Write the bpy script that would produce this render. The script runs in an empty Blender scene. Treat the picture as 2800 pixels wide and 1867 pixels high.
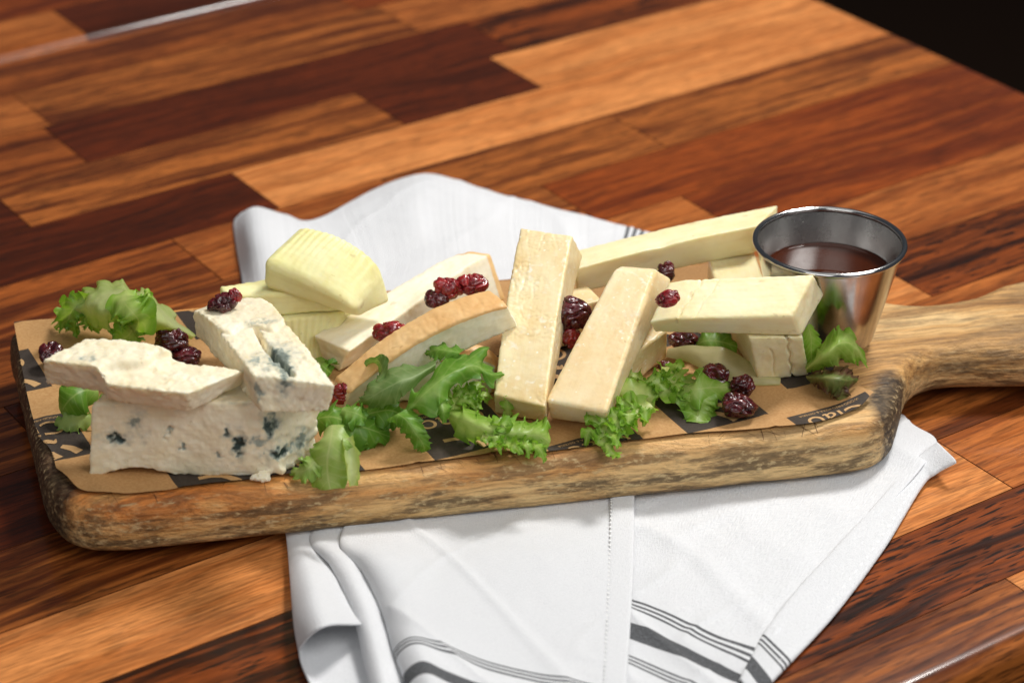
import bpy, bmesh, math, random
import numpy as np
from mathutils import Vector, Matrix, noise
R = math.radians
random.seed(7)
scene = bpy.context.scene
COL = scene.collection

# ------------------------------------------------------------------ camera, light, exposure
cam_d = bpy.data.cameras.new('camera'); cam = bpy.data.objects.new('camera', cam_d); COL.objects.link(cam)
cam.location = (0, -0.909, 0.505); cam.rotation_euler = (R(90 - 29.06), 0, 0)
cam_d.sensor_width = 36; cam_d.lens = 84.2; cam_d.clip_start = 0.02; cam_d.clip_end = 50
cam_d.dof.use_dof = True; cam_d.dof.focus_distance = 0.932; cam_d.dof.aperture_fstop = 9.0; cam_d.dof.aperture_blades = 9
scene.camera = cam

world = bpy.data.worlds.new('World'); scene.world = world; world.use_nodes = True
wb = world.node_tree.nodes['Background']; wb.inputs[0].default_value = (0.80, 0.88, 1.0, 1); wb.inputs[1].default_value = 0.065

def lamp(name, loc, target, size, power, col, size_y=None):
    d = bpy.data.lights.new(name, 'AREA'); o = bpy.data.objects.new(name, d); COL.objects.link(o)
    d.shape = 'RECTANGLE'; d.size = size; d.size_y = size_y or size; d.energy = power; d.color = col
    o.location = loc
    o.rotation_euler = (Vector(target) - Vector(loc)).to_track_quat('-Z', 'Y').to_euler()
    return o
lamp('key_softbox', (0.56, 0.56, 1.32), (0, -0.05, 0.02), 0.30, 23, (1.0, 0.97, 0.93))
lamp('front_softbox', (0.95, -0.80, 1.20), (0, -0.05, 0.02), 0.9, 13.5, (1.0, 0.99, 0.97))
lamp('front_fill', (-0.45, -1.5, 1.15), (0, -0.05, 0.02), 1.2, 7.5, (1.0, 0.99, 0.96))
lamp('overhead_fill', (0.0, 0.1, 2.3), (0, 0.05, 0), 1.8, 6.0, (1.0, 0.98, 0.95))  # unseen overhead fill, added to brighten the cup inside and soften shadows
scene.view_settings.view_transform = 'Standard'; scene.view_settings.look = 'None'
scene.view_settings.exposure = -0.05; scene.view_settings.gamma = 1.0
scene.render.engine = 'CYCLES'
scene.cycles.max_bounces = 8; scene.cycles.transparent_max_bounces = 8

# ------------------------------------------------------------------ helpers
MM = 0.001
def lin(r, g, b):
    f = lambda c: ((c / 255 + 0.055) / 1.055) ** 2.4 if c > 10 else c / 255 / 12.92
    return (f(r), f(g), f(b), 1)

class Mat:
    """small wrapper for building node materials"""
    def __init__(s, name):
        s.m = bpy.data.materials.new(name); s.m.use_nodes = True
        s.t = s.m.node_tree; s.b = s.t.nodes['Principled BSDF']; s.out = s.t.nodes['Material Output']
    def n(s, typ, ins=None, **kw):
        nd = s.t.nodes.new('ShaderNode' + typ)
        for k, v in kw.items(): setattr(nd, k, v)
        for k, v in (ins or {}).items(): s.set(nd.inputs[k], v)
        return nd
    def set(s, sock, v):
        if isinstance(v, bpy.types.NodeSocket): s.t.links.new(v, sock)
        else: sock.default_value = v
    def P(s, **kw):
        for k, v in kw.items(): s.set(s.b.inputs[k.replace('_', ' ')], v)
    def coord(s, scale=(1, 1, 1), rot=(0, 0, 0), rand=True, kind='Object'):
        tc = s.n('TexCoord'); mp = s.n('Mapping', {'Vector': tc.outputs[kind], 'Scale': scale, 'Rotation': rot})
        if rand:
            oi = s.n('ObjectInfo'); ml = s.n('Math', {0: oi.outputs['Random'], 1: 37.0}, operation='MULTIPLY')
            s.set(mp.inputs['Location'], ml.outputs[0])
        return mp.outputs[0]
    def noise(s, vec, scale, detail=3, rough=0.55, dist=0.0):
        return s.n('TexNoise', {'Vector': vec, 'Scale': scale, 'Detail': detail, 'Roughness': rough, 'Distortion': dist}).outputs['Fac']
    def ramp(s, fac, stops, interp='LINEAR'):
        r = s.n('ValToRGB', {'Fac': fac}); e = r.color_ramp.elements; r.color_ramp.interpolation = interp
        while len(e) < len(stops): e.new(0.5)
        for el, (p, c) in zip(e, stops):
            el.position = p; el.color = c if len(c) == 4 else (*c, 1)
        return r.outputs['Color']
    def gray(s, fac, a, b, va=0.0, vb=1.0):
        return s.ramp(fac, [(a, (va, va, va, 1)), (b, (vb, vb, vb, 1))])
    def mix(s, fac, a, b, mode='MIX'):
        m = s.n('Mix', data_type='RGBA', blend_type=mode)
        s.set(m.inputs[0], fac); s.set(m.inputs[6], a); s.set(m.inputs[7], b)
        return m.outputs[2]
    def math(s, op, a, b=0.0, clamp=False):
        m = s.n('Math', operation=op, use_clamp=clamp); s.set(m.inputs[0], a); s.set(m.inputs[1], b); return m.outputs[0]
    def attr(s, name, typ='GEOMETRY'):
        return s.n('Attribute', attribute_name=name, attribute_type=typ)
    def bump(s, h, strength=0.3, dist=0.0005, normal=None):
        b = s.n('Bump', {'Height': h, 'Strength': strength, 'Distance': dist})
        if normal is not None: s.set(b.inputs['Normal'], normal)
        s.set(s.b.inputs['Normal'], b.outputs[0]); return b.outputs[0]

def link_mesh(name, verts, faces, mat=None, parent=None, smooth=True, origin=None, attrs=None, uvs=None):
    """verts in mm; origin in mm (mesh is stored relative to it)"""
    v = np.asarray(verts, float)
    o_mm = np.array(origin if origin is not None else (0, 0, 0), float)
    me = bpy.data.meshes.new(name)
    me.from_pydata(((v - o_mm) * MM).tolist(), [], faces)
    if smooth: me.polygons.foreach_set('use_smooth', [True] * len(me.polygons))
    if attrs:
        for k, a in attrs.items():
            a = np.asarray(a, np.float32)
            if a.ndim == 2: at = me.attributes.new(k, 'FLOAT_VECTOR', 'POINT'); at.data.foreach_set('vector', a.ravel())
            else: at = me.attributes.new(k, 'FLOAT', 'POINT'); at.data.foreach_set('value', a)
    if uvs is not None:
        uvl = me.uv_layers.new(name='uv'); li = np.empty(len(me.loops), int); me.loops.foreach_get('vertex_index', li)
        uvl.data.foreach_set('uv', np.asarray(uvs, np.float32)[li].ravel())
    if mat: me.materials.append(mat.m if isinstance(mat, Mat) else mat)
    me.update()
    ob = bpy.data.objects.new(name, me); COL.objects.link(ob)
    if parent is not None:
        ob.parent = parent; ob.location = Vector(o_mm * MM) - ORG.get(parent.name, Vector())
    else:
        ob.location = Vector(o_mm * MM); ORG[ob.name] = Vector(o_mm * MM)
    return ob
ORG = {}
def empty(name, loc_mm, rotz=0):
    o = bpy.data.objects.new(name, None); COL.objects.link(o); o.location = Vector(loc_mm) * MM; o.rotation_euler = (0, 0, rotz)
    o.empty_display_size = 0.01
    ORG[o.name] = Vector(loc_mm) * MM
    return o
def tag(o, label, cat, group=None):
    o['label'] = label; o['category'] = cat
    if group: o['group'] = group
    return o

def nz(p, s, seed=0.0):
    return noise.noise(Vector((p[0] * s + seed, p[1] * s - seed * 1.7, p[2] * s + seed * 0.6)))
def fbm(p, s, seed=0.0, octv=3):
    a, t, f = 1.0, 0.0, s
    for _ in range(octv):
        t += a * nz(p, f, seed); a *= 0.5; f *= 2.07
    return t
def vnormals(v, faces):
    n = np.zeros_like(v); f = np.array([q if len(q) == 4 else (*q, q[2]) for q in faces])
    c = np.cross(v[f[:, 2]] - v[f[:, 0]], v[f[:, 3]] - v[f[:, 1]])
    for k in range(4): np.add.at(n, f[:, k], c)
    return n / (np.linalg.norm(n, axis=1, keepdims=True) + 1e-12)
def cr(pts, n, closed=False):
    """Catmull-Rom through pts, n samples"""
    p = np.asarray(pts, float); m = len(p)
    if closed: ext = np.vstack([p[-1], p, p[0], p[1]]); segs = m
    else: ext = np.vstack([2 * p[0] - p[1], p, 2 * p[-1] - p[-2]]); segs = m - 1
    t = np.linspace(0, segs, n, endpoint=not closed); i = np.minimum(t.astype(int), segs - 1); f = (t - i)[:, None]
    a, b, c, d = ext[i], ext[i + 1], ext[i + 2], ext[i + 3]
    return 0.5 * (2 * b + (c - a) * f + (2 * a - 5 * b + 4 * c - d) * f ** 2 + (3 * b - a - 3 * c + d) * f ** 3)
def grid_faces(nu, nv, off=0):
    return [(off + i * nv + j, off + (i + 1) * nv + j, off + (i + 1) * nv + j + 1, off + i * nv + j + 1) for i in range(nu - 1) for j in range(nv - 1)]
def net(rows, nu, nv):
    """smooth surface through a control net (list of rows of points) -> (nu, nv, 3)"""
    a = np.array([cr(r, nv) for r in rows])
    return np.stack([cr(a[:, j], nu) for j in range(nv)], axis=1)

def block_mesh(top, bot, step=0.8, r=1.5, warp=None):
    """rounded hexahedron: top/bot = [near-left, near-right, far-right, far-left] in mm"""
    T = np.array(top, float); B = np.array(bot, float)
    L = np.array([np.mean([np.linalg.norm(T[1] - T[0]), np.linalg.norm(T[2] - T[3])]),
                  np.mean([np.linalg.norm(T[3] - T[0]), np.linalg.norm(T[2] - T[1])]),
                  np.mean(np.linalg.norm(T - B, axis=1))])
    n = np.maximum(4, np.ceil(L / step).astype(int))
    idx, pts = {}, []
    def vid(i, j, k):
        key = (i, j, k)
        if key not in idx: idx[key] = len(pts); pts.append(key)
        return idx[key]
    F, side = [], []
    nx, ny, nz_ = n
    for i in range(nx):
        for j in range(ny):
            F.append((vid(i, j, 0), vid(i, j + 1, 0), vid(i + 1, j + 1, 0), vid(i + 1, j, 0))); side.append('bottom')
            F.append((vid(i, j, nz_), vid(i + 1, j, nz_), vid(i + 1, j + 1, nz_), vid(i, j + 1, nz_))); side.append('top')
    for i in range(nx):
        for k in range(nz_):
            F.append((vid(i, 0, k), vid(i + 1, 0, k), vid(i + 1, 0, k + 1), vid(i, 0, k + 1))); side.append('near')
            F.append((vid(i, ny, k), vid(i, ny, k + 1), vid(i + 1, ny, k + 1), vid(i + 1, ny, k))); side.append('far')
    for j in range(ny):
        for k in range(nz_):
            F.append((vid(0, j, k), vid(0, j, k + 1), vid(0, j + 1, k + 1), vid(0, j + 1, k))); side.append('left')
            F.append((vid(nx, j, k), vid(nx, j + 1, k), vid(nx, j + 1, k + 1), vid(nx, j, k + 1))); side.append('right')
    c = np.array(pts, float) / n * L
    rr = min(r, 0.45 * L.min())
    q = np.clip(c, rr, L - rr); d = c - q
    ln = np.linalg.norm(d, axis=1, keepdims=True); c = q + d / np.maximum(ln, 1e-9) * np.where(ln > 0, rr, 0)
    U = c / L
    if warp: U = warp(U)
    u, v, w = U[:, :1], U[:, 1:2], U[:, 2:3]
    bl = lambda K: K[0] * (1 - u) * (1 - v) + K[1] * u * (1 - v) + K[2] * u * v + K[3] * (1 - u) * v
    P3 = bl(B) * (1 - w) + bl(T) * w
    return P3, F, side, c / L, L

# ------------------------------------------------------------------ materials
def mat_table():
    m = Mat('varnished_acacia')
    v = m.coord((1, 1, 1))
    oi = m.n('ObjectInfo')
    tb = m.attr('tone_b', 'OBJECT').outputs['Color']; pr = m.attr('pores', 'OBJECT').outputs['Fac']
    warpn = m.n('TexNoise', {'Vector': v, 'Scale': 9.0, 'Detail': 2.0})
    vv = m.n('VectorMath', {0: v, 1: m.n('VectorMath', {0: warpn.outputs['Color'], 1: (0.0, 0.022, 0.0)}, operation='MULTIPLY').outputs[0]}, operation='ADD').outputs[0]
    st = m.n('Mapping', {'Vector': vv, 'Scale': (0.07, 1.0, 1.0)}).outputs[0]
    mid_ = m.noise(m.n('Mapping', {'Vector': vv, 'Scale': (0.05, 1.0, 1.0)}).outputs[0], 210, 3, 0.6)
    broad = m.math('ADD', m.math('MULTIPLY', m.noise(st, 60, 2, 0.5), 0.45), m.math('MULTIPLY', mid_, 0.55))
    fine = m.noise(m.n('Mapping', {'Vector': vv, 'Scale': (0.045, 1.0, 1.0)}).outputs[0], 420, 4, 0.7)
    dash = m.noise(m.n('Mapping', {'Vector': v, 'Scale': (0.10, 1.0, 1.0), 'Rotation': (0, 0, 0.06)}).outputs[0], 700, 2, 0.5)
    mott = m.noise(m.n('Mapping', {'Vector': vv, 'Scale': (0.35, 1.0, 1.0)}).outputs[0], 150, 3, 0.6)
    c = m.mix(m.gray(broad, 0.43, 0.57), oi.outputs['Color'], tb)
    fine2 = m.noise(m.n('Mapping', {'Vector': v, 'Scale': (0.075, 1.0, 1.0), 'Rotation': (0, 0, -0.05)}).outputs[0], 880, 3, 0.6)
    c = m.mix(m.gray(fine2, 0.44, 0.60, 0.0, 0.42), c, m.mix(0.75, c, (0.035, 0.008, 0.002, 1)))
    c = m.mix(m.math('MULTIPLY', m.gray(mott, 0.45, 0.70), 0.2), c, m.mix(0.75, c, (0.02, 0.006, 0.003, 1), 'MIX'))
    c = m.mix(m.gray(fine, 0.42, 0.62, 0.0, 0.45), c, m.mix(0.6, c, (0.03, 0.008, 0.004, 1)))
    c = m.mix(m.math('MULTIPLY', m.gray(dash, 0.55, 0.62), pr), c, (0.012, 0.005, 0.003, 1))
    m.P(Base_Color=c, Roughness=m.gray(fine, 0.3, 0.7, 0.26, 0.40), Coat_Weight=0.5, Coat_Roughness=0.12)
    m.b.inputs['Specular IOR Level'].default_value = 0.15
    m.bump(m.math('ADD', fine, m.math('MULTIPLY', dash, -0.4)), 0.05, 0.0001)
    return m

def mat_board():
    m = Mat('worn_mango_wood')
    v = m.coord((1, 1, 1), rot=(0, 0, R(-11.3)), rand=False)
    wn = m.n('TexNoise', {'Vector': v, 'Scale': 14.0, 'Detail': 2.0})
    vv = m.n('VectorMath', {0: v, 1: m.n('VectorMath', {0: wn.outputs['Color'], 1: (0.0, 0.03, 0.012)}, operation='MULTIPLY').outputs[0]}, operation='ADD').outputs[0]
    st = m.n('Mapping', {'Vector': vv, 'Scale': (0.10, 1.0, 1.0)}).outputs[0]
    broad = m.noise(st, 60, 3, 0.6)
    fine = m.noise(m.n('Mapping', {'Vector': vv, 'Scale': (0.05, 1.0, 1.0)}).outputs[0], 700, 4, 0.7)
    blot = m.noise(m.n('Mapping', {'Vector': v, 'Scale': (0.45, 1.0, 1.0)}).outputs[0], 55, 5, 0.65)
    speck = m.noise(m.n('Mapping', {'Vector': v, 'Scale': (0.5, 1.0, 1.0)}).outputs[0], 520, 3, 0.6)
    sep = m.n('SeparateXYZ', {'Vector': v})
    zz = m.gray(sep.outputs['Z'], 0.006, 0.024)                       # oiled orange top, bare grey-tan flank
    xx = m.gray(m.math('ADD', m.math('MULTIPLY', sep.outputs['X'], 2.0), 0.5), 0.12, 0.85)
    tan = m.ramp(broad, [(0.30, lin(158, 116, 66)), (0.44, lin(204, 162, 102)), (0.58, lin(228, 194, 138)), (0.8, lin(190, 140, 82))])
    org = m.ramp(broad, [(0.30, lin(150, 70, 22)), (0.44, lin(232, 128, 42)), (0.60, lin(246, 176, 88)), (0.78, lin(190, 92, 32))])
    om = m.math('MULTIPLY', m.math('MULTIPLY', zz, m.math('SUBTRACT', 1.0, m.math('MULTIPLY', xx, 0.9))), m.gray(blot, 0.25, 0.55, 0.5, 1.0), clamp=True)
    c = m.mix(om, tan, org)
    c = m.mix(m.gray(fine, 0.44, 0.62, 0.0, 0.5), c, m.mix(0.8, c, lin(62, 40, 24)))
    at = m.attr('stain').outputs['Fac']
    sm = m.gray(m.math('ADD', m.math('MULTIPLY', at, 0.75), m.math('SUBTRACT', blot, 0.32)), 0.36, 0.62)
    c = m.mix(m.math('MULTIPLY', sm, 0.92), c, m.mix(m.gray(speck, 0.4, 0.65), lin(38, 33, 30), lin(92, 78, 62)))
    blot2 = m.noise(m.n('Mapping', {'Vector': v, 'Scale': (0.22, 1.0, 1.4), 'Location': (3, 1, 2)}).outputs[0], 120, 5, 0.7)
    low = m.math('SUBTRACT', 1.0, m.math('MULTIPLY', m.gray(sep.outputs['Z'], 0.012, 0.024), 0.55))
    c = m.mix(m.math('MULTIPLY', m.math('MULTIPLY', m.gray(blot2, 0.475, 0.575), low), 0.78), c, m.mix(m.gray(speck, 0.35, 0.65), lin(52, 44, 36), lin(112, 90, 62)))
    # pale scuffed fibres on the edges
    sc = m.math('MULTIPLY', m.math('MULTIPLY', m.gray(speck, 0.54, 0.66), m.gray(blot2, 0.42, 0.56)), m.attr('edge').outputs['Fac'])
    c = m.mix(m.math('MULTIPLY', sc, 0.55), c, lin(225, 200, 150))
    m.P(Base_Color=c, Roughness=m.gray(blot, 0.3, 0.7, 0.42, 0.66))
    m.b.inputs['Specular IOR Level'].default_value = 0.3
    h = m.math('ADD', m.math('MULTIPLY', fine, 0.7), m.math('MULTIPLY', speck, 0.8))
    m.bump(h, 1.0, 0.001)
    return m

def mat_cheese(name, a, b, crystals=0.0, sss=0.35, rough=0.45, grain=1.0, radius=(1.0, 0.75, 0.4), bump=0.25, spec=0.35):
    m = Mat(name)
    v = m.coord((1, 1, 1))
    big = m.noise(v, 45, 4, 0.6); sm = m.noise(v, 420, 3, 0.6); tiny = m.noise(v, 1500, 2, 0.5)
    c = m.mix(m.gray(big, 0.35, 0.65), a, b)
    if crystals:
        cr_ = m.noise(v, 300, 2, 0.5, 0.6); cl = m.noise(v, 60, 3, 0.6)
        cf = m.math('MULTIPLY', m.gray(cr_, 0.58, 0.67), m.gray(cl, 0.42, 0.6))
        c = m.mix(m.math('MULTIPLY', cf, crystals), c, (0.92, 0.86, 0.70, 1))
        vo = m.n('TexVoronoi', {'Vector': v, 'Scale': 330.0, 'Randomness': 1.0})
        dots = m.math('MULTIPLY', m.math('LESS_THAN', vo.outputs['Distance'], 0.16), m.gray(m.n('SeparateColor', {'Color': vo.outputs['Color']}).outputs[0], 0.68, 0.72))
        c = m.mix(m.math('MULTIPLY', dots, crystals), c, (0.95, 0.90, 0.76, 1))
    cutv = m.attr('cut').outputs['Vector']
    drag = m.noise(m.n('Mapping', {'Vector': cutv, 'Scale': (0.05, 1.0, 1.0)}).outputs[0], 520, 3, 0.65)
    drag2 = m.noise(m.n('Mapping', {'Vector': cutv, 'Scale': (0.5, 1.0, 1.0)}).outputs[0], 170, 4, 0.6)
    c = m.mix(m.gray(drag, 0.40, 0.64, 0.0, 0.16), c, m.mix(1.0, c, (0.80, 0.72, 0.56, 1), 'MULTIPLY'))
    c = m.mix(m.gray(drag2, 0.52, 0.66, 0.0, 0.30), c, m.mix(1.0, c, (0.90, 0.82, 0.64, 1), 'MULTIPLY'))
    ef = m.math('MULTIPLY', m.attr('edge').outputs['Fac'], m.gray(drag2, 0.35, 0.60))
    c = m.mix(m.math('MULTIPLY', ef, 0.45), c, m.mix(1.0, c, (0.86, 0.74, 0.52, 1), 'MULTIPLY'))
    pit = m.noise(v, 210, 2, 0.5, 0.4); pf = m.gray(pit, 0.69, 0.735)
    c = m.mix(m.math('MULTIPLY', pf, 0.35), c, m.mix(1.0, c, (0.62, 0.52, 0.36, 1), 'MULTIPLY'))
    vein = m.attr('vein').outputs['Fac']
    vn = m.math('ADD', vein, m.math('MULTIPLY', m.math('SUBTRACT', m.noise(v, 700, 3, 0.6), 0.5), m.math('MULTIPLY', m.gray(vein, 0.02, 0.3), 0.5)))
    c = m.mix(m.gray(vn, 0.05, 0.42), c, lin(158, 166, 154))
    c = m.mix(m.gray(vn, 0.48, 1.0), c, lin(48, 64, 60))
    m.P(Base_Color=c, Roughness=rough, Subsurface_Weight=sss, Subsurface_Radius=radius, Subsurface_Scale=0.0035)
    m.b.inputs['Specular IOR Level'].default_value = spec
    m.bump(m.math('SUBTRACT', m.math('ADD', m.math('ADD', m.math('MULTIPLY', sm, 0.8), m.math('MULTIPLY', tiny, 0.4)), m.math('MULTIPLY', drag, 1.2)), m.math('MULTIPLY', pf, 1.5)), bump * grain * 0.5, 0.0005)
    return m

def mat_leaf(name, dark, mid, pale, rough=0.38, red=0.0):
    m = Mat(name)
    uv = m.n('UVMap').outputs[0]; sep = m.n('SeparateXYZ', {'Vector': uv})
    u, v = sep.outputs[0], sep.outputs[1]                              # u along, v across -1..1
    av = m.math('ABSOLUTE', v)
    oc = m.coord((1, 1, 1))
    nzv = m.noise(oc, 120, 3, 0.6)
    t = m.math('ADD', m.math('MULTIPLY', m.attr('tone').outputs['Fac'], 0.8), m.math('MULTIPLY', m.math('SUBTRACT', nzv, 0.5), 0.7))
    c = m.ramp(t, [(0.05, pale), (0.45, mid), (0.85, dark)])
    if red: c = m.mix(m.math('MULTIPLY', m.gray(m.math('ADD', m.math('MULTIPLY', nzv, 0.7), m.math('MULTIPLY', av, 0.3)), 0.42, 0.62), red), c, lin(112, 70, 58))
    w = m.math('SINE', m.math('ADD', m.math('MULTIPLY', u, 46.0), m.math('MULTIPLY', av, -9.0)))
    nv_ = m.noise(oc, 300, 2)
    vein = m.gray(m.math('ADD', w, m.math('MULTIPLY', nv_, 0.3)), 0.97, 1.12)
    rib = m.gray(av, 0.01, 0.06, 1.0, 0.0)
    vm = m.math('MAXIMUM', m.math('MULTIPLY', vein, 0.22), m.math('MULTIPLY', rib, 0.6))
    c = m.mix(vm, c, pale)
    m.P(Base_Color=c, Roughness=rough)
    m.b.inputs['Specular IOR Level'].default_value = 0.45
    h = m.math('ADD', m.math('MULTIPLY', vm, 0.6), m.math('MULTIPLY', m.noise(oc, 500, 3), 0.8))
    nrm = m.bump(h, 0.09, 0.0004)
    tr = m.n('BsdfTranslucent', {'Color': m.mix(1.0, c, (1.0, 1.0, 0.45, 1), 'MULTIPLY'), 'Normal': nrm})
    mx = m.n('MixShader', {'Fac': 0.46, 1: m.b.outputs[0], 2: tr.outputs[0]})
    m.t.links.new(mx.outputs[0], m.out.inputs['Surface'])
    return m

def mat_cranberry(name, a, b, sss, trans=0.0):
    m = Mat(name); v = m.coord((1, 1, 1))
    n1 = m.noise(v, 160, 3, 0.6); n2 = m.noise(v, 900, 2, 0.5)
    c = m.mix(m.gray(n1, 0.4, 0.62), a, b)
    m.P(Base_Color=c, Roughness=m.gray(n2, 0.35, 0.65, 0.14, 0.34), Subsurface_Weight=sss, Subsurface_Radius=(1.0, 0.12, 0.08), Subsurface_Scale=0.004, Coat_Weight=0.5, Coat_Roughness=0.12, Transmission_Weight=trans)
    m.bump(m.math('ADD', n1, m.math('MULTIPLY', n2, 0.1)), 0.10, 0.0006)
    return m

def mat_cloth():
    m = Mat('white_woven_cotton')
    uv = m.n('UVMap').outputs[0]; sep = m.n('SeparateXYZ', {'Vector': uv}); t = sep.outputs[1]; s_ = sep.outputs[0]   # uv in mm
    def band(a, b):
        return m.math('MULTIPLY', m.math('GREATER_THAN', t, a), m.math('LESS_THAN', t, b))
    acc = None
    for a, b in STRIPES:
        k = band(a, b); acc = k if acc is None else m.math('MAXIMUM', acc, k)
    nn = m.noise(uv, 1.3, 2)
    w1 = m.noise(m.n('Mapping', {'Vector': uv, 'Scale': (2.6, 0.5, 1.0)}).outputs[0], 1.0, 2, 0.5)
    w2 = m.noise(m.n('Mapping', {'Vector': uv, 'Scale': (0.5, 2.6, 1.0)}).outputs[0], 1.0, 2, 0.5)
    wv = m.math('MULTIPLY', m.math('SUBTRACT', m.math('ADD', w1, w2), 1.0), 3.0)
    ink = m.mix(m.gray(m.math('ADD', wv, nn), 0.3, 1.2), lin(44, 46, 50), lin(96, 98, 102))
    c = m.mix(m.math('MULTIPLY', acc, 0.93), (0.84, 0.85, 0.87, 1), ink)
    c = m.mix(m.gray(m.math('ADD', wv, m.math('MULTIPLY', nn, 0.8)), -0.6, 1.2, 0.0, 0.20), c, m.mix(1.0, c, (0.66, 0.67, 0.70, 1), 'MULTIPLY'))
    m.P(Base_Color=c, Roughness=0.85, Sheen_Weight=0.15)
    m.b.inputs['Specular IOR Level'].default_value = 0.15
    m.bump(m.math('ADD', wv, m.math('MULTIPLY', nn, 0.8)), 0.5, 0.0003)
    tr = m.n('BsdfTranslucent', {'Color': c})
    mx = m.n('MixShader', {'Fac': 0.12, 1: m.b.outputs[0], 2: tr.outputs[0]})
    m.t.links.new(mx.outputs[0], m.out.inputs['Surface'])
    return m
STRIPES = [(0, 1.5), (3.0, 4.5), (6.0, 7.5), (18.5, 30.5), (43, 44.5), (46, 47.5), (49, 50.5)]

def mat_plain(name, col, rough=0.5, metal=0.0, spec=0.4):
    m = Mat(name); m.P(Base_Color=col, Roughness=rough, Metallic=metal); m.b.inputs['Specular IOR Level'].default_value = spec
    return m

TABLE = mat_table(); BOARD = mat_board(); CLOTH = mat_cloth()
PARM = mat_cheese('parmesan_paste', lin(232, 206, 152), lin(244, 230, 190), crystals=0.9, sss=0.45, rough=0.36, bump=0.22)
PARM_GOLD = mat_cheese('golden_parmesan_paste', lin(239, 213, 164), lin(246, 228, 188), crystals=0.8, sss=0.42, rough=0.36, bump=0.25)
SEMI = mat_cheese('semi_hard_paste', lin(243, 230, 182), lin(247, 238, 200), sss=0.5, rough=0.34, bump=0.14)
YELL = mat_cheese('yellow_paste', lin(235, 230, 166), lin(242, 238, 188), crystals=0.25, sss=0.5, rough=0.4, bump=0.09)
BLUE = mat_cheese('blue_cheese_paste', lin(240, 228, 196), lin(249, 241, 216), sss=0.4, rough=0.5, bump=0.45, radius=(1, .85, .6))
SMOKE = mat_cheese('white_smoked_paste', lin(246, 236, 208), lin(250, 243, 222), sss=0.4, rough=0.5, bump=0.2, radius=(1, .85, .6))
RIND = mat_cheese('smoked_rind', lin(228, 178, 116), lin(240, 202, 146), sss=0.2, rough=0.42, bump=0.2)
LETT_PALE = mat_leaf('pale_lettuce', lin(112, 156, 54), lin(160, 194, 92), lin(206, 218, 152))
LETT = mat_leaf('green_lettuce', lin(100, 156, 38), lin(146, 190, 66), lin(206, 222, 136))
LETT_DARK = mat_leaf('dark_lettuce', lin(74, 126, 32), lin(114, 164, 52), lin(178, 206, 120), rough=0.42)
LETT_SAGE = mat_leaf('sage_lettuce', lin(92, 128, 62), lin(124, 156, 88), lin(176, 196, 140), rough=0.5)
LETT_RED = mat_leaf('red_tinged_lettuce', lin(76, 106, 44), lin(110, 132, 66), lin(160, 160, 100), red=0.9)
STALK = mat_leaf('lettuce_stalk', lin(150, 158, 80), lin(186, 186, 120), lin(214, 206, 156))
CRAN = mat_cranberry('dark_cranberry', (0.045, 0.004, 0.006, 1), (0.11, 0.008, 0.012, 1), 0.4)
CRAN_RED = mat_cranberry('red_cranberry', (0.16, 0.008, 0.014, 1), (0.34, 0.02, 0.02, 1), 0.6)
def mat_steel():
    m = Mat('brushed_steel')
    tc = m.n('TexCoord'); sep = m.n('SeparateXYZ', {'Vector': tc.outputs['Object']})
    ln = m.noise(m.n('CombineXYZ', {'Z': m.math('MULTIPLY', sep.outputs['Z'], 1.0)}).outputs[0], 3200, 3, 0.6)
    sm = m.noise(tc.outputs['Object'], 90, 4, 0.6)
    m.P(Base_Color=m.mix(m.gray(sm, 0.35, 0.7), (0.56, 0.55, 0.53, 1), (0.42, 0.41, 0.40, 1)), Metallic=1.0,
        Roughness=m.math('ADD', m.gray(sm, 0.3, 0.7, 0.10, 0.20), m.math('MULTIPLY', ln, 0.08)))
    m.bump(ln, 0.10, 0.00008)
    return m
STEEL = mat_steel(); STEEL_IN = mat_steel(); STEEL_IN.m.name = 'brushed_steel_inside'
for nd in STEEL_IN.t.nodes:
    if nd.type == 'MIX': nd.inputs[6].default_value = (.70, .69, .67, 1); nd.inputs[7].default_value = (.50, .49, .48, 1)  # paler base colour stands in for light bouncing inside the cup
    if nd.type == 'VALTORGB' and nd.color_ramp.elements[1].color[0] < .25: nd.color_ramp.elements[0].color = (.20, .20, .20, 1); nd.color_ramp.elements[1].color = (.30, .30, .30, 1)
SAUCE = Mat('dark_syrup'); SAUCE.P(Base_Color=(0.048, 0.009, 0.0015, 1), Roughness=0.03, IOR=1.48, Coat_Weight=0.3, Coat_Roughness=0.02)

# ------------------------------------------------------------------ the setting: floor and the two butcher-block tables
fl = link_mesh('floor', [(-4000, -4000, -740), (4000, -4000, -740), (4000, 5000, -740), (-4000, 5000, -740)], [(0, 1, 2, 3)], mat_plain('dark_floor', (0.022, 0.011, 0.006, 1), 0.9, 0.0, 0.1), smooth=False)
fl['kind'] = 'structure'

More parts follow.
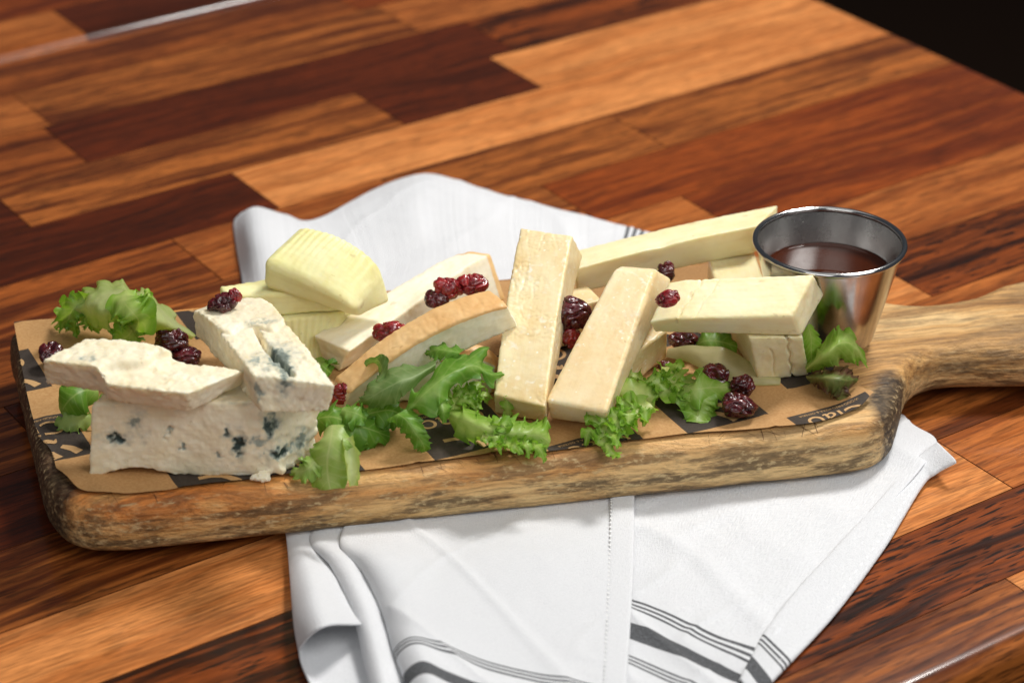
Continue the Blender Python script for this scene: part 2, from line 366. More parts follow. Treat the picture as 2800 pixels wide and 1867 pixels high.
TONES = {  # (first tone, second tone, dark pore strength), linear
 'L': ((.84, .32, .092), (.60, .195, .048), .3), 'O': ((.53, .162, .036), (.30, .078, .016), .4), 'M': ((.38, .10, .019), (.12, .026, .006), .5),
 'R': ((.32, .066, .010), (.15, .026, .005), .35), 'D': ((.135, .023, .0045), (.058, .010, .002), .5), 'K': ((.28, .062, .011), (.026, .006, .002), .95),
 'X': ((.46, .138, .028), (.13, .030, .007), .5)}
JOINT = mat_plain('glue_joint', (.05, .014, .005, 1), 0.9, 0.0, 0.05)
def plank(parent, u0, u1, v0, v1, tone, edge_lo=False, edge_hi=False, edge_end=False):
    g = 0.09
    lx, ly = (u1 - u0) - 2 * g, (v1 - v0) - 2 * g
    bm = bmesh.new(); bmesh.ops.create_cube(bm, size=1.0)
    for v in bm.verts: v.co = Vector((v.co.x * lx, v.co.y * ly, v.co.z * 32 - 16)) * MM
    top = [e for e in bm.edges if all(v.co.z > -1e-6 for v in e.verts)]
    big = []
    for e in top:
        mid = (e.verts[0].co + e.verts[1].co) / 2
        if (edge_lo and mid.y < -ly * .49 * MM) or (edge_hi and mid.y > ly * .49 * MM) or (edge_end and mid.x > lx * .49 * MM): big.append(e)
    if big: bmesh.ops.bevel(bm, geom=big, offset=8 * MM, segments=8, affect='EDGES', profile=0.5)
    small = [e for e in bm.edges if all(v.co.z > -1e-6 for v in e.verts) and e not in big and len(e.link_faces) == 2 and abs(e.calc_face_angle()) > 1.2]
    if small:
        res = bmesh.ops.bevel(bm, geom=small, offset=0.2 * MM, segments=1, affect='EDGES')
        for f in res['faces']: f.material_index = 1
    me = bpy.data.meshes.new('plank'); bm.to_mesh(me); bm.free(); me.materials.append(TABLE.m); me.materials.append(JOINT.m)
    if big:
        me.polygons.foreach_set('use_smooth', [True] * len(me.polygons)); me.set_sharp_from_angle(angle=R(30))
    o = bpy.data.objects.new('plank', me); COL.objects.link(o); o.parent = parent
    o.location = ((u0 + u1) / 2 * MM, (v0 + v1) / 2 * MM, random.uniform(-0.05, 0.0) * MM)
    a, b, p = TONES[tone]; k = random.uniform(0.92, 1.08)
    o.color = (a[0] * k, a[1] * k, a[2] * k, 1); o['tone_b'] = [b[0] * k, b[1] * k, b[2] * k]; o['pores'] = p
YAW = R(34.5)
table = empty('wooden_table', (0, 0, 0), YAW)
tag(table, 'glossy butcher block table of mixed brown planks carrying the napkin and serving board', 'table')
V = [-283.5, -251, -208.5, -165, -119.5, -73, -24.7, 24, 73, 122, 172.5, 221, 272, 325, 374, 424]
ROWS = [
 [(-520, -190, 'M'), (-190, 48, 'X'), (48, 384, 'L')],
 [(-520, -230, 'O'), (-230, 215, 'K'), (215, 384, 'O')],
 [(-520, -160, 'K'), (-160, 94.5, 'L'), (94.5, 384, 'O')],
 [(-520, -80, 'K'), (-80, 60, 'O'), (60, 384, 'X')],
 [(-520, -70, 'L'), (-70, 120, 'M'), (120, 384, 'O')],
 [(-520, -110, 'X'), (-110, 179, 'L'), (179, 384, 'K')],
 [(-520, -150, 'D'), (-150, 70, 'M'), (70, 384, 'O')],
 [(-520, -205, 'M'), (-205, -40, 'D'), (-40, 150, 'O'), (150, 384, 'R')],
 [(-520, -130, 'M'), (-130, 101, 'X'), (101, 384, 'R')],
 [(-520, -76, 'M'), (-76, 40, 'O'), (40, 180, 'X'), (180, 384, 'X')],
 [(-520, -205, 'M'), (-205, -17.5, 'D'), (-17.5, 384, 'L')],
 [(-520, -125, 'D'), (-125, 85, 'X'), (85, 172, 'D'), (172, 384, 'L')],
 [(-520, -71, 'M'), (-71, 190, 'D'), (190, 384, 'K')],
 [(-520, -66, 'O'), (-66, 161, 'X'), (161, 384, 'O')],
 [(-520, -160, 'O'), (-160, 150, 'M'), (150, 384, 'R')]]
for r, row in enumerate(ROWS):
    for (u0, u1, tn) in row:
        plank(table, u0, u1, V[r], V[r + 1], tn, edge_lo=(r == 0), edge_hi=(r == len(ROWS) - 1), edge_end=(u1 == 384))
c_, s_ = math.cos(YAW), math.sin(YAW)
far = empty('wooden_table', (-s_ * 427, c_ * 427, 0), YAW)
tag(far, 'second butcher block table pushed against the far edge, just a corner in view', 'table')
for r, row in enumerate([[(-520, 4, 'O'), (4, 384, 'D')], [(-520, -60, 'M'), (-60, 384, 'R')], [(-520, 30, 'D'), (30, 384, 'O')], [(-520, -90, 'O'), (-90, 384, 'M')]]):
    for (u0, u1, tn) in row: plank(far, u0, u1, r * 48.0, r * 48 + 48.0, tn, edge_lo=(r == 0), edge_end=(u1 == 384))

# ------------------------------------------------------------------ serving board
OUT = [(-208, -40), (-203.5, -56), (-196, -82), (-186, -116), (-177, -146), (-170.5, -160), (-161, -169), (-146, -171.5), (-120, -167), (-60, -155), (0, -143), (60, -131.5), (105, -122.5), (128, -118),
       (141, -113.5), (148.5, -105.5), (152.5, -95), (155.5, -85), (158.5, -74), (163, -65), (169.5, -59), (178, -55.5), (190, -54), (212, -54), (245, -51), (300, -41), (320, -30), (326, -10), (318, 10), (300, 19), (262, 17), (232, 14),
       (214, 8), (204, 1), (196, -4.5), (186, -9), (174, -11.5), (160, -10.5), (149, -4), (141, 8), (133, 22), (122, 30.5), (106, 32), (60, 23), (0, 11), (-60, -1), (-130, -15), (-185, -26), (-202, -30)]
def board():
    n = 420
    pl = cr(OUT, n, closed=True)
    nxt = np.roll(pl, -1, 0) - np.roll(pl, 1, 0); nrm = np.stack([nxt[:, 1], -nxt[:, 0]], 1); nrm /= np.linalg.norm(nrm, axis=1, keepdims=True)
    hb = np.clip((pl[:, 0] - 150) / 25, 0, 1)                       # handle is rounded more
    z0, z1 = 5.0, 27.0
    rings = []
    rt = 6.0 + 3.0 * hb; rb = 4.0 + 5 * hb
    for a in np.linspace(0, 90, 6): rings.append((rb * (1 - math.sin(R(a))), z0 + rb * (1 - math.cos(R(a)))))
    for f in (0.25, 0.5, 0.75): rings.append((0 * rb - 0.4 * math.sin(math.pi * f), z0 + rb + (z1 - rt - z0 - rb) * f))
    for a in np.linspace(0, 90, 9): rings.append((rt * (1 - math.cos(R(a))), z1 - rt + rt * math.sin(R(a))))
    for extra in (2.5, 6, 12): rings.append((rt + extra, 0 * rt + z1))
    V3, st, ed, cu = [], [], [], []
    for k, (off, z) in enumerate(rings):
        q = pl - nrm * np.broadcast_to(off, (n,))[:, None]
        for i in range(n):
            p = np.array([q[i, 0], q[i, 1], z[i]])
            side = 3 <= k <= 14
            wob = 0.55 * fbm(p, 0.05, 3, 3) * (1 if z[i] < z1 - 0.01 else 0.25) + (0.35 * fbm((p[0] * .25, p[1], p[2]), 0.5, 5, 2) if side else 0)
            p[:2] += nrm[i] * wob
            if k > 14: p[2] += 0.2 * nz(p, 0.06, 9)
            V3.append(p)
            dl = math.exp(-(((p[0] + 192) / 27) ** 2)) * 1.5 + math.exp(-(((p[0] - 152) / 11) ** 2 + ((p[1] + 96) / 18) ** 2)) * 1.15 + 0.25 * math.exp(-(((p[0] - 175) / 30) ** 2)) * (1 if p[1] < -45 else 0)
            fr = 1.0 if p[1] < -60 else 0.3
            st.append(dl); ed.append(fr * (1.0 if 4 <= k <= 13 else 0.15)); cu.append(1.0 if (k >= 12 and p[1] < -90) else 0.15)
    V3 = np.array(V3); F = []
    for k in range(len(rings) - 1):
        for i in range(n): F.append((k * n + i, k * n + (i + 1) % n, (k + 1) * n + (i + 1) % n, (k + 1) * n + i))
    m0 = (len(rings) - 1) * n
    top = tuple(m0 + i for i in range(n)); botm = tuple(reversed(range(n)))
    nr = vnormals(V3, F)
    nr[m0 - n:] = (0, 0, 1)
    root = empty('serving_board', (0, -70, 5))
    # body and handle are two pieces of one plank, joined at the neck
    def emit(name, keep, extra):
        fs = [f for f in F if keep(np.mean([V3[i][0] for i in f]))] + extra
        used = sorted({i for f in fs for i in f}); mp = {a: b for b, a in enumerate(used)}
        ob = link_mesh(name, V3[used], [tuple(mp[i] for i in f) for f in fs], BOARD, root, attrs={'stain': np.array(st)[used], 'edge': np.array(ed)[used], 'cuts': np.array(cu)[used]}, origin=(0, -70, 5))
        ob.data.normals_split_custom_set_from_vertices([tuple(x) for x in nr[used]])
        return ob
    XS = 160.0
    # order top ring pieces so that each is a single loop
    def loop(pred, seq):
        s = list(seq)
        k0 = next(j for j in range(len(s)) if pred(s[j]) and not pred(s[j - 1]))
        s = s[k0:] + s[:k0]
        return [j for j in s if pred(j)]
    isb = lambda i: V3[i][0] < XS
    lb = loop(isb, top); lh = loop(lambda i: not isb(i), top)
    lbb = loop(isb, botm); lhb = loop(lambda i: not isb(i), botm)
    # the handle cap also takes the two neighbouring body vertices so that the caps meet
    emit('board_body', lambda x: x < XS, [tuple(lb), tuple(lbb)])
    emit('handle', lambda x: x >= XS, [tuple([lb[-1]] + lh + [lb[0]]), tuple([lbb[-1]] + lhb + [lbb[0]])])
    # knife cuts along the front rim: thin dark grooves lying on the surface
    rnd = random.Random(5); bm = bmesh.new()
    fi = [i for i in range(n) if pl[i][1] < -112 and -150 < pl[i][0] < 124]
    for _ in range(170):
        i = rnd.choice(fi); inw = -nrm[i]; tg = np.array((-inw[1], inw[0]))
        d0 = rnd.uniform(2.2, 12) if rnd.random() < .8 else rnd.uniform(8, 20); a = rnd.gauss(0, .55) + (.7 if rnd.random() < .55 else -.5); dr = inw * math.cos(a) + tg * math.sin(a)
        ln = rnd.uniform(2.0, 8); w_ = rnd.uniform(.08, .22); prev = None
        for k in range(7):
            f = k / 6; q = pl[i] + inw * d0 + dr * ln * (f - .5) 
            dd = float((q - pl[i]) @ inw)
            if dd < .6: prev = None; continue
            rtv = 6.0; e = max(0.0, rtv - dd); z = z1 - rtv + math.sqrt(max(0, rtv * rtv - e * e)) + 0.06
            ws = w_ * math.sin(math.pi * (.12 + .76 * f)); pn = np.array((-dr[1], dr[0])) * ws / 2
            cur = [bm.verts.new(((q[0] + sg * pn[0]) * MM, (q[1] + 70 + sg * pn[1]) * MM, (z - 5) * MM)) for sg in (1, -1)]
            if prev: bm.faces.new((prev[0], prev[1], cur[1], cur[0]))
            prev = cur
    me = bpy.data.meshes.new('knife_marks'); bm.to_mesh(me); bm.free(); me.materials.append(mat_plain('dark_groove', lin(84, 50, 26), 0.7).m)
    if sum(p.normal.z for p in me.polygons) < 0: me.flip_normals()
    km = bpy.data.objects.new('knife_marks', me); COL.objects.link(km); km.parent = root; km['kind'] = 'stuff'
    tag(root, 'long worn wooden paddle board with a handle, carrying the cheeses on brown paper', 'serving board')
board()

# ------------------------------------------------------------------ paper liner
PB_ = [(-207.3,-34,27.7), (-177.6,-29.1,27.7), (-143.4,-24.9,27.7), (-133.6,-22.9,27.7)]
back_pts = [np.array(p) for p in PB_] + [np.array((-60, -8, 27.7)), np.array((20, 7, 27.7)), np.array((107, 22, 27.7))]
front_pts = [(-165.9,-156.9,27.9), (-158.3,-164.2,27.8), (-145.1,-166.6,27.6), (-129.4,-164.2,27.6), (-115.4,-160.3,27.6), (-86.9,-153.7,27.6), (-57.9,-150.4,27.6), (-28.8,-143.6,27.6), (-14.1,-139.9,27.6), (-1,-136.5,27.6), (13.9,-135.8,27.6), (39,-130.5,27.6), (67.4,-124.1,27.6), (89.5,-121.5,27.6), (101.7,-119.6,27.6), (117.6,-115.7,27.6), (134.8,-105.5,28), (142.1,-96.3,29.5)]
left_pts = [(-207.3,-34,27.7), (-198.5,-66.7,27.7), (-190.2,-96.9,27.7), (-181.4,-124.1,27.8), (-173.9,-137.5,28.6), (-170.2,-150.1,28.6), (-165.9,-156.9,27.9)]
right_pts = [np.array((107, 22, 27.7)), np.array((120, -28, 27.7)), np.array((131.5, -73, 27.7)), np.array((138, -92, 28.0)), np.array((142.1,-96.3,29.5))]
def lin_resample(p, n):
    q = cr(p, 400); d = np.r_[0, np.cumsum(np.linalg.norm(np.diff(q, axis=0), axis=1))]; d /= d[-1]
    t = np.linspace(0, 1, n); return np.stack([np.interp(t, d, q[:, k]) for k in range(3)], 1)
NU, NV = 220, 80
f_, b_ = lin_resample(front_pts, NU), lin_resample(back_pts, NU); l_, r_ = lin_resample(left_pts, NV), lin_resample(right_pts, NV)
s = np.linspace(0, 1, NU)[:, None, None]; t = np.linspace(0, 1, NV)[None, :, None]       # t: 0 back, 1 front
G = (1 - t) * b_[:, None] + t * f_[:, None] + (1 - s) * l_[None] + s * r_[None] - ((1 - s) * (1 - t) * b_[0] + s * (1 - t) * b_[-1] + (1 - s) * t * f_[0] + s * t * f_[-1])
for i in range(NU):
    for j in range(NV):
        e = max(0, (j / (NV - 1) - 0.82) / 0.18)
        cw = math.exp(-((i / NU) / 0.09) ** 2) * max(0, (j / NV - 0.55) / 0.45)
        G[i, j, 2] = 27.8 + 2.0 * math.exp(-((G[i, j, 0] - 139) ** 2 + (G[i, j, 1] + 93) ** 2) / 60.0) + max(0, 1.1 * e * e * (0.7 + 1.1 * nz((G[i, j, 0], G[i, j, 1], 0), 0.04, 2))) + 0.5 * max(0, 1 - abs(nz((G[i, j, 0], G[i, j, 1], 0), 0.02, 5)) / .06) ** 2 + 3.4 * cw * max(0, nz((G[i, j, 0], G[i, j, 1], 0), 0.07, 8) + 0.35)
def mat_paper():
    m = Mat('printed_kraft_paper')
    v = m.coord((1, 1, 1), rand=False)
    fib = m.noise(v, 900, 3, 0.6); big = m.noise(v, 40, 3)
    c = m.mix(m.gray(fib, 0.35, 0.65), lin(176, 132, 84), lin(190, 148, 98))
    acc = None
    for (cx, cy, hw, hh, ang) in BOXES:
        mp = m.n('Mapping', {'Vector': v, 'Location': (-cx * MM, -cy * MM, 0)}, vector_type='POINT').outputs[0]
        mr = m.n('Mapping', {'Vector': mp, 'Rotation': (0, 0, -R(ang))}).outputs[0]
        sp = m.n('SeparateXYZ', {'Vector': mr})
        k = m.math('MULTIPLY', m.math('LESS_THAN', m.math('ABSOLUTE', sp.outputs[0]), hw * MM), m.math('LESS_THAN', m.math('ABSOLUTE', sp.outputs[1]), hh * MM))
        acc = k if acc is None else m.math('MAXIMUM', acc, k)
    c = m.mix(acc, c, m.mix(m.gray(fib, 0.3, 0.7), lin(56, 48, 42), lin(68, 59, 52)))
    gs_ = m.noise(v, 30, 3, 0.55); c = m.mix(m.gray(gs_, 0.55, 0.63, 0.0, 0.35), c, m.mix(1.0, c, (0.78, 0.68, 0.55, 1), 'MULTIPLY'))
    m.P(Base_Color=c, Roughness=0.62); m.b.inputs['Specular IOR Level'].default_value = 0.25
    m.bump(m.math('ADD', m.math('MULTIPLY', fib, 0.4), big), 0.25, 0.0004)
    return m
TILES = [(-220, 19), (-220, -37), (-190, 76), (-164, -84), (-133, -104), (-120, 30), (-71, -99.5), (-29, -142), (24, -124.6), (64.5, -164.2), (76.8, -111.3), (40, -60), (-20, -70), (-60, -30), (-165, -20)]   # printed blocks, in the print's own axes
PA_ = R(26)
def tile_xy(a, b): return (a * math.cos(PA_) - b * math.sin(PA_), a * math.sin(PA_) + b * math.cos(PA_))
BOXES = [(*tile_xy(a, b), 18, 17, 26) for a, b in TILES]
PAPER = mat_paper()
liner = link_mesh('paper_liner', G.reshape(-1, 3), [f[::-1] for f in grid_faces(NU, NV)][0:], PAPER)
tag(liner, 'brown kraft paper sheet with dark printed logos lying on the wooden board', 'paper liner')
def flip_up(ob):
    me = ob.data
    if sum(p.normal.z for p in me.polygons) < 0: me.flip_normals()
flip_up(liner)

# ------------------------------------------------------------------ napkin (one folded cloth; each visible layer is a part)
napkin = empty('napkin', (20, -120, 0))
tag(napkin, 'white cotton napkin with charcoal stripes, folded loosely under the serving board', 'napkin')
def cloth(name, rows, ts, nu=90, nv=110, parent=None, wrinkle=0.5, seed=0.0, thick=0.8, s0=0.0):
    S_ = net(rows, nu, nv)
    T_ = cr(np.array([[t_] for t_ in ts], float), nu)[:, 0] if np.ndim(ts[0]) == 0 else None
    if T_ is None: T_ = net([[(x,) for x in r] for r in ts], nu, nv)[:, :, 0]
    else: T_ = np.repeat(T_[:, None], nv, 1)
    w = np.r_[0, np.cumsum(np.linalg.norm(np.diff(S_[nu // 2], axis=0), axis=1))] + s0
    for i in range(nu):
        for j in range(nv):
            p = S_[i, j]
            k = wrinkle * fbm((p[0], p[1], 0), 0.022, seed, 3) + 0.16 * wrinkle * nz((p[0], p[1], 0), 0.16, seed)
            k += wrinkle * (1.5 * max(0, 1 - abs(nz((p[0] * .8 + p[1] * .5, p[1] * .35, 0), 0.018, seed + 20)) / .10) ** 2 + 0.7 * max(0, 1 - abs(nz((p[0] * .5 - p[1] * .6, p[1] * .5, 0), 0.03, seed + 33)) / .09) ** 2)
            S_[i, j, 2] = max(0.5, p[2] + k)
    uv = np.stack([np.repeat(w[None], nu, 0), T_], -1).reshape(-1, 2)
    ob = link_mesh(name, S_.reshape(-1, 3), grid_faces(nu, nv), CLOTH, parent or napkin, uvs=uv, origin=(20, -120, 0))
    flip_up(ob)
    md = ob.modifiers.new('thickness', 'SOLIDIFY'); md.thickness = thick * MM; md.offset = 0
    return ob
# behind the board
cloth('cloth_layer', [
 [(-130,123.4,1),(-121.6,122.8,5),(-108.4,120.4,2),(-94.5,114.9,1),(-69.3,147.6,1),(-52.7,160.4,2),(-37.9,165.4,2),(-16.2,151.4,2),(9.3,134.9,1),(36.2,119.6,1),(66.5,102.4,1)],
 [(-132.3,114,1),(-121.3,107.6,11),(-104.8,104.6,7),(-90.4,101.6,3),(-68.1,126.6,5),(-50.6,135.8,8),(-36,138.6,9),(-15.9,128.1,8),(9.1,118.2,4),(35.8,105.3,3),(63.9,91.7,2)],
 [(-128.6,89.6,1),(-117.7,77.2,14),(-101,77.4,11),(-83.4,75.3,6),(-62.3,95.8,7),(-47.2,101,9),(-34,105.3,8),(-15.5,100.4,7),(8.9,90.7,5),(35.2,83.4,3),(59.1,76.5,2)],
 [(-122.8,56.7,1),(-113,50,10),(-97.1,47.7,9),(-78.8,49,5),(-56.8,61.9,5),(-43.1,68.7,6),(-31.2,70.9,6),(-13.2,70.6,5),(10.8,66,4),(34.5,59.3,3),(56.1,54.8,2)],
 [(-118,20,1),(-108,22,3.5),(-95,24,3.5),(-80,26,3.5),(-60,30,3.5),(-45,34,3.5),(-30,36,3.5),(-10,38,3.5),(12,40,3.5),(36,43,3),(58,46,2)],
 [(-112,-60,2),(-100,-60,3),(-85,-60,3),(-70,-60,3),(-50,-58,3),(-36,-56,3),(-22,-54,3),(-4,-52,3),(15,-50,3),(38,-48,3),(60,-46,2)]],
 [[-190,-180,-160,-140,-110,-90,-75,-55,-36,-16,11]] * 6, nv=130, wrinkle=0.8, seed=2.1)
# right-hand layer in front of the board
R3 = [[(20,-92,3),(70,-84,3),(120,-74,3),(155.8,-66.5,3),(161.6,-72.7,3)],
 [(42.9,-125.1,2.5),(73.8,-118.8,2.5),(113.6,-111.6,3),(143.5,-105,3.5),(168.8,-96.8,4.5)],
 [(40.7,-159.1,2),(64.3,-161.3,2.5),(92.1,-161.3,2.5),(115.1,-159.1,3),(133.9,-152.5,3.5)],
 [(38.6,-193.9,2),(52.3,-202.2,2.5),(65.7,-212.5,2.5),(78.9,-222.9,2.5),(87.8,-229.3,3)],
 [(36.9,-217.9,2),(48.8,-225.3,2),(59.8,-233.2,2),(71.3,-241.7,2),(79.8,-248,2.5)],
 [(35.4,-236.2,2),(45.7,-242.7,2),(55.8,-250.1,2),(65.7,-257.8,2),(72.7,-262.5,2)],
 [(32.9,-263,2),(41.6,-267.7,2),(50.1,-272.4,2),(58.5,-277,2),(64.1,-279.7,2)]]
cloth('cloth_layer', R3, [-150, -82, -45, 0, 31, 55, 90], nu=110, nv=80, wrinkle=1.0, seed=5.2)
# front-left fold: flat under-layer, rolled loop, middle fold, main flap
cloth('cloth_layer', [[(-79.3,-184,1.5),(-75.6,-183.6,1.2),(-65.8,-183.3,1),(-48,-183.3,1)],[(-75.7,-218.2,3),(-72.5,-215.7,1.2),(-63.7,-214.3,1),(-46.6,-213.3,1)],[(-73.8,-233.9,4.5),(-70.7,-231.9,1.5),(-62.1,-230.2,1),(-44.5,-230.2,1)],[(-70.5,-245.2,4.5),(-67,-243.7,1.5),(-58.7,-243.6,1),(-41.4,-244.6,1)],[(-64.9,-259.5,4),(-60.8,-258.2,1.5),(-53,-257.5,1),(-38.4,-257.5,1)]],
      [-90, -60, -40, -20, -1], nu=50, nv=40, wrinkle=0.2, seed=6)
cloth('cloth_layer', [[(-86,-138,2),(-87,-139,3),(-76,-136,4),(-58,-132,3)],
 [(-83.6,-157.7,1),(-84,-159.8,3),(-79.5,-160.4,4.2),(-72.9,-159.8,3)],
 [(-79.9,-183.3,1),(-80.4,-187.3,5),(-73.3,-191.1,10),(-62.9,-185.9,4)],
 [(-76.3,-211.1,1),(-76.4,-218.1,8),(-68.2,-219.1,16),(-55,-208.3,6)],
 [(-73.7,-228.4,2),(-73.5,-233.5,8),(-64.6,-237.4,20),(-52.3,-220.9,9)]],
 [-200, -160, -110, -60, -30], nu=70, nv=60, wrinkle=0.35, seed=7.3)
cloth('cloth_layer', [[(-66,-130,2),(-68,-132,4),(-58,-129,4.5),(-40,-126,4)],
 [(-74.1,-157.9,2),(-75.6,-159.1,4),(-71.1,-160.1,5.2),(-59.8,-160.1,4)],
 [(-63.3,-180.1,2),(-66.1,-180.7,6),(-61.3,-182.5,9),(-50.1,-179.6,4)],
 [(-54.3,-209.2,2),(-56.8,-209.7,7),(-52.4,-211.5,11),(-43,-205.5,4)],
 [(-48.2,-242.9,2),(-50.2,-241.6,6),(-45.6,-241.3,10),(-36.7,-237.4,4)],
 [(-43.6,-268.5,2),(-45,-269.8,6),(-40.4,-270.1,10),(-31.3,-267.2,4)]],
 [-200, -170, -120, -70, -20, -1], nu=90, nv=50, wrinkle=0.3, seed=8.8)
R4 = [[(-48,-116,3),(-52,-118,4),(-38,-114,4.6),(-10,-109,4.6),(20,-104,4.6),(48,-99,4.6)],
 [(-60.8,-165.4,3),(-63.8,-161.5,6),(-56.4,-158.6,6),(-29.1,-152.5,5),(4.7,-145.8,4.6),(46.2,-137.7,4.6)],
 [(-50.8,-191.8,3),(-54.1,-187.7,10),(-46.5,-188.4,14),(-25,-182.2,9),(7.8,-178.4,8),(43.9,-177.5,5)],
 [(-43.6,-216,3),(-46.1,-211.7,10),(-40,-211.2,15),(-24.2,-209.9,11),(4.4,-211.9,7),(41,-217.7,5)],
 [(-39.2,-236,3),(-40.3,-236.7,10),(-34,-236.8,15),(-22.9,-237.9,12),(-1.9,-243.6,7),(38.3,-253.8,5)],
 [(-35.6,-249.2,3),(-36.3,-251,10),(-30.4,-251.1,15),(-21.3,-253.1,12),(-1.9,-257.9,7),(37.1,-267.5,5)],
 [(-30.1,-269.8,3),(-30.5,-271.7,9),(-25,-272.1,13),(-16.1,-274,10),(1.1,-278.4,6),(35.2,-287.4,5)]]
T4 = [-230, -190, -130, -65, 0, 19, 62]
cloth('cloth_layer', R4, T4, nu=130, nv=120, wrinkle=0.75, seed=1.4)
# hems with their stitching
def hem(left, right, ts, rise, stitch_f, seed, dens):
    L_, Rr = np.array(left, float), np.array(right, float)
    rows = []
    for a, b in zip(L_, Rr):
        rows.append([a + (0, 0, 0.2), a * .92 + b * .08 + (0, 0, rise), (a + b) / 2 + (0, 0, rise * 1.1), a * .08 + b * .92 + (0, 0, rise), b + (0, 0, 0.1)])
    h = cloth('hem', rows, ts, nu=110, nv=22, wrinkle=0.2, seed=seed, thick=0.6)
    q = cr(L_ * (1 - stitch_f) + Rr * stitch_f, dens * 6)
    bm = bmesh.new()
    for k in range(0, dens * 6 - 4, 6):
        a, b = Vector(q[k]) + Vector((0, 0, rise * 1.1 + 0.22)), Vector(q[k + 3]) + Vector((0, 0, rise * 1.1 + 0.22))
        m_ = Matrix.Translation(((a + b) / 2 - Vector((20, -120, 0))) * MM) @ (b - a).to_track_quat('X', 'Z').to_matrix().to_4x4() @ Matrix.Diagonal((0.95 * (b - a).length * MM, 0.8 * MM, 0.3 * MM, 1))
        bmesh.ops.create_icosphere(bm, subdivisions=1, radius=0.5, matrix=m_)
    me = bpy.data.meshes.new('stitching'); bm.to_mesh(me); bm.free(); me.materials.append(THREAD.m)
    o = bpy.data.objects.new('stitching', me); COL.objects.link(o); o.parent = h; o['kind'] = 'stuff'
    return h
THREAD = mat_plain('white_thread', (0.86, 0.86, 0.86, 1), 0.8)
hem([(168.7,-96.4,6.5), (160.8,-103.1,4.5), (150.2,-118.7,3.5), (126,-156.8,3), (104.3,-190.7,3), (89.4,-218.2,3), (83.9,-231.2,2.5), (78.3,-245.5,2.5)],
    [(173.5,-114.6,9), (165.7,-114.9,4), (159.3,-121.5,2), (138.6,-164.1,1.5), (115.7,-205.3,1.5), (98.2,-231.9,1.5), (89.9,-244.2,1.5), (82.9,-256.2,1.5)],
    [-150, -130, -110, -70, -30, -2, 17, 40], 1.2, 0.80, 11, 60)
hem([(38.9,-121.4,4.4), (37.9,-138.3,5), (35.8,-177.8,5.2), (33.5,-215.9,5.2), (31.3,-252.1,5.2), (29.5,-281.8,5)],
    [(47.8,-120.1,4.4), (46.7,-135.8,4.6), (44.7,-176.1,4.8), (41.8,-215.3,4.8), (38.8,-251.6,4.8), (36,-281.3,4.6)],
    [-230, -190, -130, -70, -10, 50], 0.7, 0.0, 12, 70)

# ------------------------------------------------------------------ cheeses
def cheese(name, label, mat, top, bot, step=0.8, r=1.2, rough=0.25, rscale=0.35, warp=None, deform=None, crack=None, veins=None, rind=None, rindmat=None, seed=0.0, edge_chips=0.3, group=None, cat='cheese'):
    Pn, F, side, U, L = block_mesh(top, bot, step, r, warp)
    if deform is not None:
        for i in range(len(Pn)): Pn[i] = deform(Pn[i], U[i])
    N = vnormals(Pn, F)
    vein = np.zeros(len(Pn))
    edge = ((U * L < r * 1.3) | (L - U * L < r * 1.3)).sum(1) >= 2
    for i in range(len(Pn)):
        p = Pn[i]
        d = rough * fbm(p, rscale, seed, 3) + 0.35 * rough * nz(p, rscale * 5, seed + 3)
        if edge[i]: d -= edge_chips * max(0, nz(p, 0.55, seed + 9) + 0.1) * 1.6
        if mat is BLUE:
            pm = max(0, nz(p, 0.10, seed + 31) + .05) * (.35 if seed == 3 else 1); d += pm * (1.1 * nz(p, 0.55, seed + 40) + 0.9 * abs(nz(p, 1.2, seed + 44))) + .04 * nz(p, 1.6, seed + 50)
        if crack: d -= crack(U[i], p)
        if veins:
            vv, dd = veins(p, U[i]); vein[i] = vv; d -= dd
        Pn[i] = p + N[i] * d
    order = np.argsort(-L); cutc = (U * L)[:, order] * MM + seed * .01
    ed_ = np.exp(-np.sort(np.minimum(U, 1 - U) * L, axis=1)[:, 1] / 1.6)
    base = Pn.mean(0); base[2] = Pn[:, 2].min()
    if rind is None:
        ob = link_mesh(name, Pn, F, mat, None, origin=base, attrs={'vein': vein, 'cut': cutc, 'edge': ed_}); tag(ob, label, cat, group); return ob
    root = empty(name, base); tag(root, label, cat, group)
    fa = [f for f, s in zip(F, side) if not rind(s, U[list(f)].mean(0))]; fb = [f for f, s in zip(F, side) if rind(s, U[list(f)].mean(0))]
    for nm, fs, mt in (('cheese_paste', fa, mat), ('rind', fb, rindmat)):
        used = sorted({i for f in fs for i in f}); mp = {a: b for b, a in enumerate(used)}
        link_mesh(nm, Pn[used], [tuple(mp[i] for i in f) for f in fs], mt, root, origin=base, attrs={'vein': vein[used], 'cut': cutc[used], 'edge': ed_[used]})
    return root
def off(pts, v): return [tuple(np.array(p) + v) for p in pts]
def blot(cs):
    def f(p, U_):
        v, d = 0.0, 0.0
        q = np.array(p) + 2.4 * np.array((nz(p, 0.22, 1), nz(p, 0.22, 4), nz(p, 0.22, 7))) + 1.5 * np.array((nz(p, 0.6, 11), nz(p, 0.6, 14), nz(p, 0.6, 17)))
        for (c, rad, stren, depth) in cs:
            e = (q - np.array(c)) / np.array(rad); k = math.exp(-float(e @ e))
            n_ = nz(p, 0.55, c[0]) * 0.55 + 0.35 + 0.4 * nz(p, 1.3, c[0] + 2)
            k2 = math.exp(-float(e @ e) * .28); v = max(v, stren * min(1, max(0, k * 1.6 + n_ * k * 1.6 - 0.7)), min(.36, stren * .5) * max(0, k2 + .7 * nz(p, .4, c[1]) * k2 - .25)); d += depth * max(0, k - 0.35 + 0.3 * nz(p, 0.7, c[0]))
        return v, d
    return f
